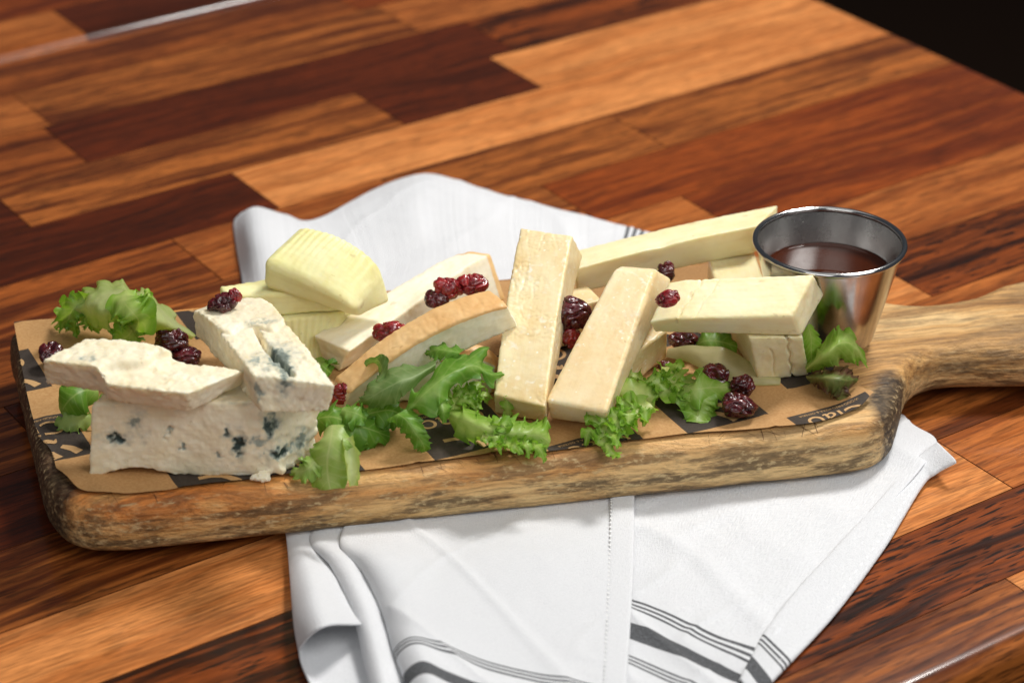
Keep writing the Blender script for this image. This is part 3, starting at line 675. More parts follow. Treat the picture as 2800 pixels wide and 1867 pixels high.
# blue cheese: the block at the front
bt = [(-154.5,-151.5,58.2),(-93,-156,61.5),(-71,-139,57),(-140,-122,60)]; bb = [(-158,-153.5,28),(-85.5,-154,28),(-74.5,-139,28),(-143,-122,28)]
blue_front = blot([((-147.3,-155.7,44),(4,9,2.6),1.1,1.6),((-138.4,-156.3,50),(3.4,9,4.5),.55,.5),((-126.7,-156,47),(1.3,6,2.6),.35,2.2),((-122.2,-153.2,40),(1.6,6,1.6),.55,1.8),((-101.6,-153.3,42),(2.2,9,5.5),1.25,1.8),((-104.3,-155.2,48),(1.6,6,2),.9,.6),
   ((-108.4,-152.1,38),(1.2,6,1.6),.6,.8),((-88.5,-156.3,50),(2.4,9,6),.95,.8),((-86.7,-150.5,38),(5.5,9,3),1.2,1.2),((-78.7,-149,38),(4,12,4),.7,1.2),((-147.3,-161.9,58),(3,9,2.5),.4,.2),((-94.2,-154.1,44),(7,9,1.4),.4,.1),((-103.4,-163.9,61),(16,8,1.5),.6,.2)])
def df_a(p, U_):
    p = p.copy()
    p[2] += max(0, (1 - U_[2])) * (3.0 * max(0, math.sin(U_[0] * 8.2 - 0.5)) * (1 - U_[1]) * (1 - U_[2]) ** 2 * (1 if U_[0] < .6 else .3))
    p[0] += 0.9 * nz((0, p[1], p[2]), .12, 4); p[1] += 0.9 * nz((p[0], 0, p[2]), .06, 14) * (1 - U_[1])
    k = max(0, U_[0] - 0.86) / 0.14
    p += k * (1 - U_[2]) * np.array((1.2 * nz(p, .3, 3), 1.6 * nz(p, .35, 5), 1.0 * nz(p, .4, 6)))
    return p
cheese('blue_cheese', 'tall veined blue cheese block standing at the front left end of the board', BLUE, bt, bb, 0.55, 1.3, 0.3, 0.3, deform=df_a, veins=blue_front, seed=3, group='blue cheese pieces')
# blue cheese: flat slice of two lobes lying over the block
bt = [(-171.7,-152.8,72.5), (-116.3,-165.7,73), (-97.4,-149.2,73), (-157.8,-136.9,73)]; bb = [(-172.5,-146.8,61.5), (-116.9,-160.8,61), (-98.3,-141.6,62), (-158.7,-132.2,62)]
def df_b(p, U_):
    p = p.copy(); u, v, w = U_
    step = 1 / (1 + math.exp(-(u - 0.50 + 0.05 * math.sin(v * 9) - 0.16 * (v - .5)) * 60))
    p[2] += (1 - step) * 2.6 * w - step * 1.2 * w
    p[1] += (1 - step) * 3.5 - 2.0 * step + 1.8 * math.sin(min(1, max(0, (u / .5))) * math.pi) * v + (1.2 * math.sin((u - .5) / .5 * math.pi) * v if u > .5 else 0)
    p[1] += -1.2 * math.exp(-((u - .50) / .03) ** 2) * v
    return p
cheese('blue_cheese', 'creamy flat blue cheese slice with a torn middle, lying across the tall front block', BLUE, bt, bb, 0.55, 1.3, 0.4, 0.28, deform=df_b,
       crack=lambda U_, p: 1.3 * math.exp(-((U_[0] - 0.5 + 0.05 * math.sin(U_[1] * 9) - .16 * (U_[1] - .5)) / 0.014) ** 2) * max(0, min(1, (U_[2] - .2) / .3)),
       veins=blot([((-154.4,-148.3,73),(6,4,3),.35,.4),((-153.5,-133.6,73),(3,2,3),.4,.3),((-138.4,-147.3,66),(2.2,2,3),.25,1.2),((-126.4,-153.6,66),(2.5,2,2.5),.3,1.2),((-139.7,-151.5,62),(2,2,2),.2,.8),((-148.2,-147,64),(6,3,2),.1,.6)]), seed=5, group='blue cheese pieces')
# blue cheese: long slice with a deep split
ct = [(-93.4,-159.7,75), (-63.8,-170.2,76), (-97.7,-84.9,68), (-122.6,-97.7,68)]; cb = [(-90.8,-163.9,61), (-66.9,-162.3,61), (-97.2,-81.9,55), (-122.7,-92.5,55)]
def df_c(p, U_):
    p = p.copy(); u, v, w = U_
    st = 1 / (1 + math.exp(-(v - 0.56 + 0.05 * math.sin(u * 11)) * 50))
    p[2] += st * 1.4 * w + 2.2 * math.sin(v * math.pi) * w
    if v > .8: p[:2] += (np.array((0.0, -5.0)) * ((v - .8) / .2) ** 2 * (abs(u - .45) * 2) ** 2)
    if v < .56: p[0] += (1.2 if u > .47 else -0.6) * w * (0.56 - v) / .56
    return p
cheese('blue_cheese', 'long blue cheese slice with a deep green split, leaning on the other blue pieces', BLUE, ct, cb, 0.55, 1.3, 0.4, 0.3, deform=df_c,
       crack=lambda U_, p: (5.0 * math.exp(-((U_[0] - 0.49 - 0.02 * math.sin(U_[1] * 14) - .03 * nz(p, .5, 2)) / 0.030) ** 2) * max(0, min(1, (0.60 - U_[1]) / .06)) * max(0, min(1, (U_[1] - .03) / .05)) * max(0, min(1, (U_[2] - .5) / .3))
            + 0.9 * math.exp(-((U_[1] - 0.56 + .05 * math.sin(U_[0] * 11)) / 0.02) ** 2) * (U_[2] > .5)),
       veins=blot([((-85.2,-147.1,76),(5,9,7),.75,.4),((-88,-142.2,76),(3,5,5),.9,.5),((-82,-158,74),(2.5,9,6),.8,.2),((-94.3,-118.4,73),(8,4,3),.3,.8),((-93.4,-120,72),(2,2,2),.6,1.2),((-119.2,-93,62),(4,6,8),.5,.2),((-113.3,-101.6,60),(4,6,6),.4,.3),((-91.9,-161.8,68),(2,5,5),.45,.4),((-93.9,-149.7,72),(3,7,6),.4,.2),((-77,-172,74),(2,3,2),.5,.3)]), seed=8, group='blue cheese pieces')

# pale yellow cheese
dt = [(-99.6,-59.6,70), (-62.6,-72.6,55), (-52.4,-50.8,64), (-85.6,-37.8,74.5)]; db = [(-100.5,-60.1,57.2), (-61.6,-65.8,47.2), (-47.9,-54.1,47.2), (-85,-33,57.2)]
def df_d(p, U_):
    p = p.copy(); u, v, w = U_
    p[2] += w * (4.8 * math.sin(math.pi * min(1, max(0, u * .9 + .05))) * (0.25 + .75 * math.sin(min(1, v * 1.15) * math.pi / 2))) - w * 2.6 * max(0, (u - .78) / .22) ** 2 * (.4 + .6 * v)
    if w > .75: p[2] += (0.17 + .10 * nz(p, .15, 4)) * math.sin(u * 84 + 1.2 * math.sin(v * 5) + 1.5 * nz(p, .1, 2)) * min(1, (w - .75) / .2) * min(1, v * 2.2)
    return p
cheese('yellow_cheese', 'pale yellow cheese chunk with a ridged curved top, resting on the white cheese bar', YELL, dt, db, 0.55, 3.4, 0.10, 0.2, deform=df_d, seed=12, edge_chips=.06, group='pale yellow cheese pieces')
_a, _b = np.array((-113.8,-64.6,46)), np.array((-67.4,-58,46))
et = [tuple(_a + (0, 0, 10)), tuple(_b + (0, 0, 10)), tuple(_b + (6, 22, 10)), (-117.6,-56.8,57)]
cheese('yellow_cheese', 'pale yellow cheese slab under the ridged chunk, reaching behind the long blue slice', YELL, et, off(et, (0, 0, -10)), 0.9, 1.2, 0.2, 0.2, seed=13, group='pale yellow cheese pieces')
_a, _b = np.array((-95.8,-65.5,45.5)), np.array((-67.5,-58.2,45.8))
ft = [tuple(_a), tuple(_b), tuple(_b + (5, 24, 0)), tuple(_a + (-4, 24, 0))]
fb_ = [(-92.8,-67.8,28.2), (-74.2,-66.6,28.2), (-52,-26,28.2), (-96,-30,28.2)]
cheese('yellow_cheese', 'lowest yellow cheese piece, wedged between the long blue slice and the white bar', YELL, ft, fb_, 0.7, 1.0, 0.2, 0.2, seed=14, group='pale yellow cheese pieces',
       deform=lambda p, U_: p + np.array((0, 0.25 * math.sin(U_[0] * 60) * (1 - U_[1]), 0)))
# smoked white cheese
gt = [(-79.8,-66.1,39.5), (-64.5,-79.1,39.5), (-9.4,-3.7,46), (-23.3,-4,46)]; gb = [(-76.6,-66.9,28.2), (-69.4,-75.7,28.2), (-3,-12,28.2), (-18,-14,28.2)]
def df_g(p, U_):
    p = p.copy(); u, v, w = U_
    p[1] += 0.7 * (1 - v) * (1 - abs(2 * w - 1))
    if v > .8: p[:] += ((v - .8) / .2) ** 2 * np.array((0.6, -1.6, -0.8)) * abs(2 * u - 1)
    return p
cheese('smoked_cheese', 'long white smoked cheese bar with red cranberries lying along its side', SMOKE, gt, gb, 0.7, 0.9, 0.22, 0.3, deform=df_g, rind=lambda s_, U_: s_ == 'far' or (U_[1] > .965), rindmat=RIND, seed=21, edge_chips=.15, group='smoked cheese pieces')
ht = [(-62.6,-111.4,39), (-1.6,-92.6,67), (-9.3,-80.6,68), (-69.1,-101.9,40)]; hb = [(-66.7,-108.4,28.2), (2.3,-89.3,56), (1,-80,56), (-72,-98,28.2)]
def df_h(p, U_):
    p = p.copy(); u, v, w = U_
    b_ = 4 * u * (1 - u)
    p[2] += b_ * 6.2 * w + 1.0 * b_ * (1 - w)
    if w > .9: p[2] += 0.5 * math.sin(v * math.pi) - 0.14 * max(0, 1 - abs(nz((p[0], p[1] * .5, 0), .16, 3)) / .06) + 0.2 * nz(p, .12, 6)
    return p
cheese('smoked_cheese', 'arched smoked cheese slice with a tan rind on top, leaning behind the dark lettuce', SMOKE, ht, hb, 0.6, 0.9, 0.22, 0.35, deform=df_h, rind=lambda s_, U_: s_ == 'top' or U_[2] > .93, rindmat=RIND, seed=22, edge_chips=.15, group='smoked cheese pieces')
it = [(-55,-101,40),(-5.7,-91.3,42),(-7.8,-82.2,44),(-50,-86,42)]; ib = [(-57,-103,28.2),(-7.5,-93.7,28.2),(2,-76,28.2),(-52,-86,28.2)]
cheese('smoked_cheese', 'smoked cheese slice lying low beneath the arched one, its tan corner beside the parmesan', SMOKE, it, ib, 0.8, 1.2, 0.22, 0.35, rind=lambda s_, U_: s_ == 'right' or U_[0] > .975 or (s_ == 'top'), rindmat=RIND, seed=23, group='smoked cheese pieces',
       deform=lambda p, U_: p + np.array((0, 0, 3.0 * math.sin(math.pi * U_[0]) * U_[2] - 3.0 * max(0, (U_[0] - .85) / .15) ** 2 * U_[2])))
# parmesan sticks
def parm(name, label, top, bot, seed, r=1.0, crack=None, deform=None, rough=0.34, mat=None):
    return cheese(name, label, mat or PARM, top, bot, 0.5, r, rough * 0.4, 0.15, crack=crack, deform=deform, seed=seed, edge_chips=0.12, group='parmesan sticks')
def crumble(amp, s0=0.06):
    def f(U_, p):
        m_ = max(0, nz(p, s0, 8.3) + .12) * 2.2
        e = (p[0] * .35, p[1] * .12, p[2] * .2)
        return amp * min(1, m_) * (max(0, 1 - abs(nz(e, .5, 3.3)) / .07) * .5 + .6 * max(0, nz(p, .7, 5)) + .5 * max(0, nz(p, 1.7, 7)))
    return f
jt = [(-7,-117.6,42), (12.7,-127,42), (24.3,-47.4,75), (3.2,-40.4,75)]; jb = [(-6.6,-109.6,29), (13.7,-117.2,29), (29,-38,61), (7,-30,60.5)]
def df_j(p, U_):
    p = p.copy(); u, v, w = U_
    p[0] += -0.7 * math.sin(math.pi * v)
    p[2] += 0.9 * math.sin(math.pi * v)
    return p
parm('parmesan_stick', 'tall pale parmesan stick with crumbly white cracks, leaning left of its darker twin', jt, jb, 31, crack=crumble(0.6), deform=df_j)
kt = [(12.5,-122.5,42), (36,-131.2,42), (58.2,-63,71), (42.6,-60.7,71)]; kb = [(14.4,-115.3,29.5), (36.3,-120.9,29.5), (66,-52,58), (47,-50,58)]
def df_k(p, U_):
    p = p.copy(); u, v, w = U_
    e = max(0, (v - .9) / .1)
    p[2] += 1.0 * math.sin(math.pi * v) - 3.0 * e * e * w
    p[0] += (0.5 - u) * 3.5 * e * e
    return p
parm('parmesan_stick', 'smooth golden parmesan stick with a rounded top end, leaning in front of the fontina slice', kt, kb, 32, r=1.8, deform=df_k, rough=0.2, crack=crumble(0.22), mat=PARM_GOLD)
l1 = [(30,-86,43.5),(46,-92,43.5),(62.5,-70,44.5),(46,-58,44.5)]
parm('parmesan_stick', 'short parmesan block lying flat beneath the smooth golden stick', l1, off(l1, (0.5, 4, -15.5)), 33, r=1.6, rough=0.5)
l2 = [(8,-64,46),(37,-47,45.5),(31,-34,45.5),(2,-50,46)]
parm('parmesan_stick', 'parmesan end barely showing between the two leaning sticks', l2, off(l2, (0, 0, -17.5)), 34, rough=0.4)
# semi-hard slices on the right
mt_ = [(25.9,-36.6,54), (102.6,-10.7,61), (113.2,9.6,61), (26.2,-19.7,54)]; mb_ = [(26.9,-28.6,38), (101.8,-8.6,47), (113,4,47.5), (26,-14,40)]
def df_m(p, U_):
    p = p.copy(); u, v, w = U_
    p[2] += 0.8 * math.sin(math.pi * u); p[1] += 0.6 * math.sin(math.pi * u)
    k = math.exp(-(((u - .47) / .05) ** 2 + ((v - .12) / .2) ** 2)); p[2] -= 0.7 * k * w
    return p
cheese('fontina_slice', 'long smooth pale cheese slice reaching from the parmesan to the steel cup', SEMI, mt_, mb_, 0.8, 0.8, 0.14, 0.12, deform=df_m, seed=41, edge_chips=0.15, group='semi hard cheese pieces')
nt = [(84,-46,46),(105,-43,46),(102.5,-1,45.5),(83,-6,45.5)]
cheese('fontina_slice', 'small pale cheese piece tucked under the long slice beside the steel cup', SEMI, nt, off(nt, (0, 0, -17.6)), 1.0, 0.8, 0.14, 0.12, seed=42, edge_chips=0.15, group='semi hard cheese pieces')
ot = [(53.2,-96.2,63), (108.2,-96,64.5), (118,-78.4,73.5), (61.4,-79.3,71.5)]; ob_ = [(55.6,-88,53), (113.1,-91.1,53), (123.1,-74.1,62), (60,-72,61)]
def ocrack(U_, p):
    u, v, w = U_
    if w < .6: return 0
    c = 1.0 * math.exp(-((u - .185 - .05 * v - .008 * math.sin(v * 17)) / .006) ** 2) + 0.9 * math.exp(-((u - .30 - .055 * v - .006 * math.sin(v * 12)) / .006) ** 2) * (v > .05)
    return c * 0.8
cheese('fontina_slice', 'thick pale cheese slab with two surface cracks, stacked in front of the steel cup', SEMI, ot, ob_, 0.55, 0.8, 0.16, 0.14, crack=ocrack, seed=43, edge_chips=0.2, group='semi hard cheese pieces',
       deform=lambda p, U_: p + np.array((0, 0, -1.2 * max(0, (.12 - U_[0]) / .12) * U_[2])))
pt = [(92.4,-91.7,52.5), (113.4,-91.2,52.5), (111,-50,52.5), (86,-52,52.5)]; pb_ = [(98,-83.6,28.2), (118.9,-78.9,28.2), (115,-46,28.2), (90,-48,28.2)]
def pcrack(U_, p):
    u, v, w = U_
    if v > .4: return 0
    return 1.6 * math.exp(-((u - .70 - .05 * (w - .5) + .02 * math.sin(w * 20)) / .022) ** 2) + 0.8 * math.exp(-((u - .36 + .03 * math.sin(w * 9)) / .012) ** 2) * (.1 < w < .75)
cheese('fontina_slice', 'cracked pale cheese block propping up the thick slab beside the green lettuce', SEMI, pt, pb_, 0.5, 0.8, 0.18, 0.16, crack=pcrack, seed=44, edge_chips=0.2, group='semi hard cheese pieces')

# ------------------------------------------------------------------ sauce cup
def lathe(profile, seg=96):
    V3, F = [], []
    for (r_, z_) in profile:
        for k in range(seg):
            a = 2 * math.pi * k / seg; V3.append((r_ * math.cos(a), r_ * math.sin(a), z_))
    for i in range(len(profile) - 1):
        for k in range(seg): F.append((i * seg + k, i * seg + (k + 1) % seg, (i + 1) * seg + (k + 1) % seg, (i + 1) * seg + k))
    return np.array(V3), F
CUP = (127.8, -47.6, 28.0)
cup = empty('sauce_cup', CUP); tag(cup, 'small stainless steel sauce cup of dark syrup standing beside the stacked pale cheese', 'cup')
HC = 44.8; RT = 29.8; RB = 19.5
def wall_r(z): return RB + (RT - RB) * (z / HC) ** 0.95
outer = [(0.01, 0.2), (RB - 2.5, 0.0), (RB - .8, 0.4), (RB, 1.6)] + [(wall_r(z), z) for z in np.linspace(3, HC - 1.5, 24)]
inner = [(wall_r(z) - .55, z) for z in np.linspace(HC - 1.5, 3, 24)] + [(RB - 1.5, 1.4), (0.01, 1.2)]
v_, f_f = lathe(inner); v_ += np.array(CUP)
link_mesh('cup_lining', v_, f_f, STEEL_IN, cup, origin=CUP)
v_, f_f = lathe(outer); v_ += np.array(CUP)
link_mesh('cup_wall', v_, f_f, STEEL, cup, origin=CUP)
ring = [(RT + 0.15 + 1.15 * math.cos(a), HC - 0.6 + 1.15 * math.sin(a)) for a in np.linspace(0, 2 * math.pi, 17)]
v_, f_f = lathe(ring); v_ += np.array(CUP)
rim_m = mat_plain('polished_rim', (0.62, 0.61, 0.60, 1), 0.14, 1.0)
link_mesh('rim', v_, f_f, rim_m, cup, origin=CUP)
LV = 30.0; rl = wall_r(LV) - .6
v_, f_f = lathe([(0.01, LV), (rl * .5, LV), (rl - 3, LV), (rl - 1.2, LV + .12), (rl - .4, LV + .5), (rl, LV + 1.0), (rl - .02, LV - 2)]); v_ += np.array(CUP)
sc = link_mesh('syrup', v_, f_f, SAUCE, None, origin=(CUP[0], CUP[1], CUP[2] + LV)); flip_up(sc)
tag(sc, 'glossy dark brown syrup half filling the steel cup', 'sauce')

# ------------------------------------------------------------------ dried cranberries
def cranberry(c, half, mat, label, seed, rot=(0, 0, 0)):
    bm = bmesh.new(); bmesh.ops.create_icosphere(bm, subdivisions=5, radius=1.0)
    Rm = Matrix.Rotation(rot[2], 3, 'Z') @ Matrix.Rotation(rot[1], 3, 'Y') @ Matrix.Rotation(rot[0], 3, 'X')
    for v in bm.verts:
        p = v.co.copy()
        k = 1 + 0.30 * nz(p, 0.95, seed) + 0.10 * nz(p, 2.0, seed + 5)
        wv = Vector((p.x * 0.55 + .3 * nz(p, 1.1, seed + 2), p.y * 1.9, p.z * 1.9))
        r1 = abs(nz(p, 1.0, seed + 11)); r2 = abs(nz(wv, 1.5, seed + 17)); r3 = abs(nz(wv, 3.2, seed + 23))
        k -= 0.30 * max(0, 1 - r1 / 0.14) ** 1.4 + 0.09 * max(0, 1 - r2 / 0.26) ** 1.3 + 0.015 * max(0, 1 - r3 / .22)
        q = Vector((p.x * half[0], p.y * half[1], p.z * half[2])) * k * 1.08
        v.co = (Rm @ q) * MM
    me = bpy.data.meshes.new('dried_cranberry'); bm.to_mesh(me); bm.free(); me.materials.append(mat.m)
    me.polygons.foreach_set('use_smooth', [True] * len(me.polygons))
    o = bpy.data.objects.new('dried_cranberry', me); COL.objects.link(o); o.location = Vector(c) * MM
    return tag(o, label, 'cranberry', 'dried cranberries scattered over the board')
cranberry((-185,-70.7,33), (5.2,5,4.6), CRAN, 'dark cranberry at the far left tip of the flat blue slice, on the paper', 1)
cranberry((-137.6,-64.5,35.5), (6.6,6,7.2), CRAN, 'big upright dark cranberry on the paper between the pale lettuce and the long blue slice', 2.3, (0, .2, 0))
cranberry((-131.3,-70.2,32), (6,5,3.6), CRAN, 'flat blackish cranberry half hidden behind the torn blue slice', 3.1)
cranberry((-109.9,-103.6,74), (5.6,4.6,3.9), CRAN, 'cranberry sitting alone on top of the long blue slice', 4.6, (0, -.25, 0))
cranberry((-105.9,-102.3,76.5), (2.6,2.4,3.4), CRAN_RED, 'small red cranberry scrap stuck to the berry on top of the blue slice', 4.9)
cranberry((-25.9,-52.5,54), (6.0,4.6,4.2), CRAN_RED, 'bright red cranberry, middle one of the three above the arched smoked slice', 5.2, (0, .5, .2))
cranberry((-15.9,-49.3,54), (5.6,4.8,4.0), CRAN_RED, 'bright red cranberry nearest the rind end of the white bar', 6.7, (0, -.1, .3))
cranberry((-30.5,-54.9,50), (5.2,4.4,3.9), CRAN, 'dark cranberry, lowest of the three on the white bar', 7.4)
cranberry((-48.5,-73,45), (6.0,4.6,4.6), CRAN_RED, 'round glossy cranberry wedged between the white bar and the arched slice', 8.1)
cranberry((-65.9,-106.6,36), (4.2,4,4.2), CRAN_RED, 'red cranberry peeping out right of the long blue slice', 9.5)
cranberry((24.1,-74.9,54), (6.6,5.6,6.4), CRAN, 'large wrinkled cranberry held between the two leaning parmesan sticks', 10.2)
cranberry((23.4,-77.8,45), (4.2,4,4.6), CRAN_RED, 'small red cranberry under the large one between the parmesan sticks', 11.8)
cranberry((63.1,-38.6,54), (3.6,3.4,4), CRAN, 'dark cranberry peeping from behind the rounded parmesan end', 12.4)
cranberry((59.4,-98,73), (4.8,3.4,3.0), CRAN_RED, 'red cranberry lying on the cracked thick slab against the parmesan', 13.6, (0, -.5, 0))
cranberry((69.5,-63.1,35), (6,4.6,3.7), CRAN, 'dark cranberry on the lettuce stalk just under the thick slab', 14.3)
cranberry((78.4,-93.6,36), (6.2,5,5.4), CRAN, 'dark jagged cranberry behind the small front lettuce piece', 15.1)
cranberry((90,-97,34), (4.2,3.8,4.8), CRAN, 'upright dark cranberry between the jagged one and the cracked block', 16.7)
cranberry((87.6,-111.9,33.5), (7.0,5,4.8), CRAN, 'large glossy cranberry on the paper, nearest the board edge', 17.5, (0, .25, 0))
cranberry((60.8,-76.6,31), (2.4,2.4,2.2), CRAN, 'tiny cranberry scrap on the paper beside the short parmesan block', 18.2)

# ------------------------------------------------------------------ lettuce
def leaf_geo(spine, widths, cup=0.6, ruffle=(1.2, 6), teeth=(0.2, 9), tone=(0.1, 0.9), up=(0, -0.5, 0.85), seed=0.0, nu=80, nv=25, bumpy=0.28):
    S_ = cr(spine, nu); W_ = cr([[w] for w in widths], nu)[:, 0]
    T_ = np.gradient(S_, axis=0); T_ /= np.linalg.norm(T_, axis=1, keepdims=True)
    up = np.array(up, float); side = np.cross(T_, up); side /= np.linalg.norm(side, axis=1, keepdims=True) + 1e-9
    nrm = np.cross(side, T_)
    V3, uv, tn = [], [], []
    for i in range(nu):
        u = i / (nu - 1)
        for j in range(nv):
            v = -1 + 2 * j / (nv - 1); av = abs(v); sg = 1 if v > 0 else -1
            fr_ = (u * teeth[1] * 0.8 + sg * .37 + seed + 0.5 * noise.noise(Vector((u * 5, sg * 7.7 + seed, 0)))) % 1.0
            tooth = 1 + teeth[0] * av ** 3 * (1.5 * (fr_ if fr_ < .8 else (1 - fr_) * 4) - .6 + 1.1 * noise.noise(Vector((u * teeth[1] * 1.6, sg * 3.1 + seed, 2))))
            w = max(0.15, W_[i]) * tooth
            a = cup * v
            lat = w * (math.sin(a) / cup if abs(cup) > .02 else v); hgt = w * ((math.cos(a) - 1) / cup if abs(cup) > .02 else 0)
            ph = 2 * math.pi * ruffle[1] * u + sg * 1.3 + seed + 2.2 * noise.noise(Vector((u * 4, seed, sg)))
            env = min(1, W_[i] / (max(widths) * .5 + .01))
            rh = ruffle[0] * av ** 2.2 * math.sin(ph) * env; rl_ = 0.7 * ruffle[0] * av ** 2.5 * math.cos(ph * 1.37) * env
            p = S_[i] + side[i] * lat + nrm[i] * (hgt + rh) + T_[i] * rl_
            p = p + nrm[i] * bumpy * fbm(p, 0.16, seed, 2)
            V3.append(p); uv.append((u, v)); tn.append(tone[0] + (tone[1] - tone[0]) * min(1, av ** 1.3 * .75 + .35 * u))
    return np.array(V3), grid_faces(nu, nv), np.array(uv), np.array(tn)
def leaf_net(rows, ruffle=(1.0, 5), teeth=(1.2, 8), tone=(0.3, 0.8), seed=0.0, nu=110, nv=33, bumpy=0.35, base=0.12):
    """leaf from its own outline: rows run along the leaf, first and last row are its edges"""
    S_ = net(rows, nv, nu).transpose(1, 0, 2)                                  # (nu along, nv across)
    A_ = S_[:, -1] - S_[:, 0]; A_ /= np.linalg.norm(A_, axis=1, keepdims=True) + 1e-9
    T_ = np.gradient(S_.mean(1), axis=0); T_ /= np.linalg.norm(T_, axis=1, keepdims=True) + 1e-9
    N_ = np.cross(A_, T_); N_ *= np.where(N_[:, 2:3] < 0, -1, 1); N_ /= np.linalg.norm(N_, axis=1, keepdims=True) + 1e-9
    V3, uv, tn = [], [], []
    for i in range(nu):
        u = i / (nu - 1); e0 = min(1, u / base, (1 - u) / .06) if u not in (0, 1) else 0
        for j in range(nv):
            v = -1 + 2 * j / (nv - 1); av = abs(v); sg = 1 if v > 0 else -1
            fr_ = (u * teeth[1] + sg * .37 + seed + 0.6 * noise.noise(Vector((u * 5, sg * 7.7 + seed, 0)))) % 1.0
            tt = teeth[0] * av ** 4 * ((fr_ / .8 if fr_ < .8 else (1 - fr_) * 5) * 1.3 - .5 + .8 * noise.noise(Vector((u * teeth[1] * 2.2, sg * 3.1 + seed, 2)))) * e0
            ph = 2 * math.pi * ruffle[1] * u + sg * 1.3 + seed + 2.4 * noise.noise(Vector((u * 4, seed, sg)))
            p = S_[i, j] + A_[i] * sg * tt + N_[i] * (ruffle[0] * av ** 2 * math.sin(ph) * e0) + T_[i] * (.6 * ruffle[0] * av ** 2.5 * math.cos(1.37 * ph) * e0 + .8 * abs(tt))
            p = p + N_[i] * bumpy * fbm(p, 0.14, seed, 2)
            V3.append(p); uv.append((u, v)); tn.append(tone[0] + (tone[1] - tone[0]) * min(1, av ** 1.3 * .75 + .35 * u))
    return np.array(V3), grid_faces(nu, nv), np.array(uv), np.array(tn)
LN = leaf_net
def leaf(label, mat, geos, name='lettuce_leaf', floor=28.0):
    V3, F, uv, tn = [], [], [], []
    n0 = 0
    for (a, b, c, d) in geos:
        V3.append(a); F += [tuple(x + n0 for x in f) for f in b]; uv.append(c); tn.append(d); n0 += len(a)
    V3 = np.vstack(V3)
    if floor is not None: V3[:, 2] = np.maximum(V3[:, 2], floor + 0.15 * (V3[:, 2] < floor))
    base = V3.mean(0); base[2] = V3[:, 2].min()
    ob = link_mesh(name, V3, F, mat, None, origin=base, attrs={'tone': np.concatenate(tn)}, uvs=np.vstack(uv))
    return tag(ob, label, 'lettuce', 'lettuce leaves tucked around the cheeses')
LG = leaf_geo
def frisee(spine, hw, lobes, ll, seed, tone=(.2, .95), cup=-.4):
    """narrow rib with many frilly side lobes"""
    rnd = random.Random(int(seed * 100)); S_ = cr(spine, 60)
    gs = [LG(spine, [hw * .8, hw * 1.5, hw * 1.6, hw * 1.3, hw * .5], cup, (hw * .55, 7), (.7, 16), (tone[0] - .1, tone[1]), seed=seed, nu=120, nv=31, bumpy=.4)]
    for k in range(lobes):
        f = 0.12 + 0.86 * k / max(1, lobes - 1); i = int(f * 58); p = S_[i]; T_ = S_[min(59, i + 1)] - S_[i]; T_ = T_ / (np.linalg.norm(T_) + 1e-9)
        sg = 1 if k % 2 else -1
        d = np.cross(T_, (0, -.3, .95)) * sg; d = d / np.linalg.norm(d)
        l_ = ll * rnd.uniform(.6, 1.25)
        c1 = p + d * l_ * .35 + T_ * l_ * .2 + np.array((0, 0, rnd.uniform(.3, 2.4)))
        c2 = p + d * l_ * .75 + T_ * l_ * .45 + np.array((0, 0, rnd.uniform(-.4, 3.6)))
        c3 = p + d * l_ * rnd.uniform(.8, 1.1) + T_ * l_ * rnd.uniform(.5, .9) + np.array((0, 0, rnd.uniform(-2.0, 3.0)))
        w = ll * rnd.uniform(.24, .42)
        gs.append(LG([p, c1, c2, c3], [w * .5, w, w * 1.1, w * .3], rnd.uniform(-.9, .9), (w * .8, 2.2), (.7, 7), (tone[0] + .15, tone[1]), seed=seed + k * 1.7, nu=44, nv=13, bumpy=.2))
    return gs
leaf('broad pale lettuce leaf arching over the far left corner of the paper', LETT_PALE, [
    LN([[(-129.2,-51.4,31),(-137.3,-48.9,38),(-142.8,-45.7,43),(-151.2,-40.9,46),(-159.7,-36.3,47),(-165.4,-34.9,48),(-171.7,-34.4,46),(-176.6,-36.6,43),(-181,-37.5,40),(-187.2,-35.4,37)],
        [(-129.4,-52.4,31),(-136.5,-61.9,43),(-141.8,-64.1,50),(-148.8,-62.7,54),(-155.8,-59.5,55),(-161.5,-57.6,55),(-167.1,-56.8,53),(-171.7,-56.5,50),(-176,-54.1,46),(-184.1,-44.9,40)],
        [(-129.9,-53.3,31),(-136.7,-65.7,42),(-142.6,-72.3,49),(-148.6,-73.4,53),(-154.4,-72.2,54),(-159.2,-71.5,54),(-164.1,-69.7,52),(-169,-62.9,48),(-175,-54.3,43),(-183.2,-44.5,37)],
        [(-130.6,-52.7,30),(-138,-59.2,36),(-145.7,-66.6,41),(-150.7,-71.1,46),(-154.9,-70.1,47),(-159.4,-68.6,46),(-164.5,-64.7,42),(-168.2,-60.7,41),(-174.7,-51.5,38),(-182.8,-42.8,34)]], (1.3, 7), (1.4, 9), (-.1, .5), 1.2, bumpy=.9)])
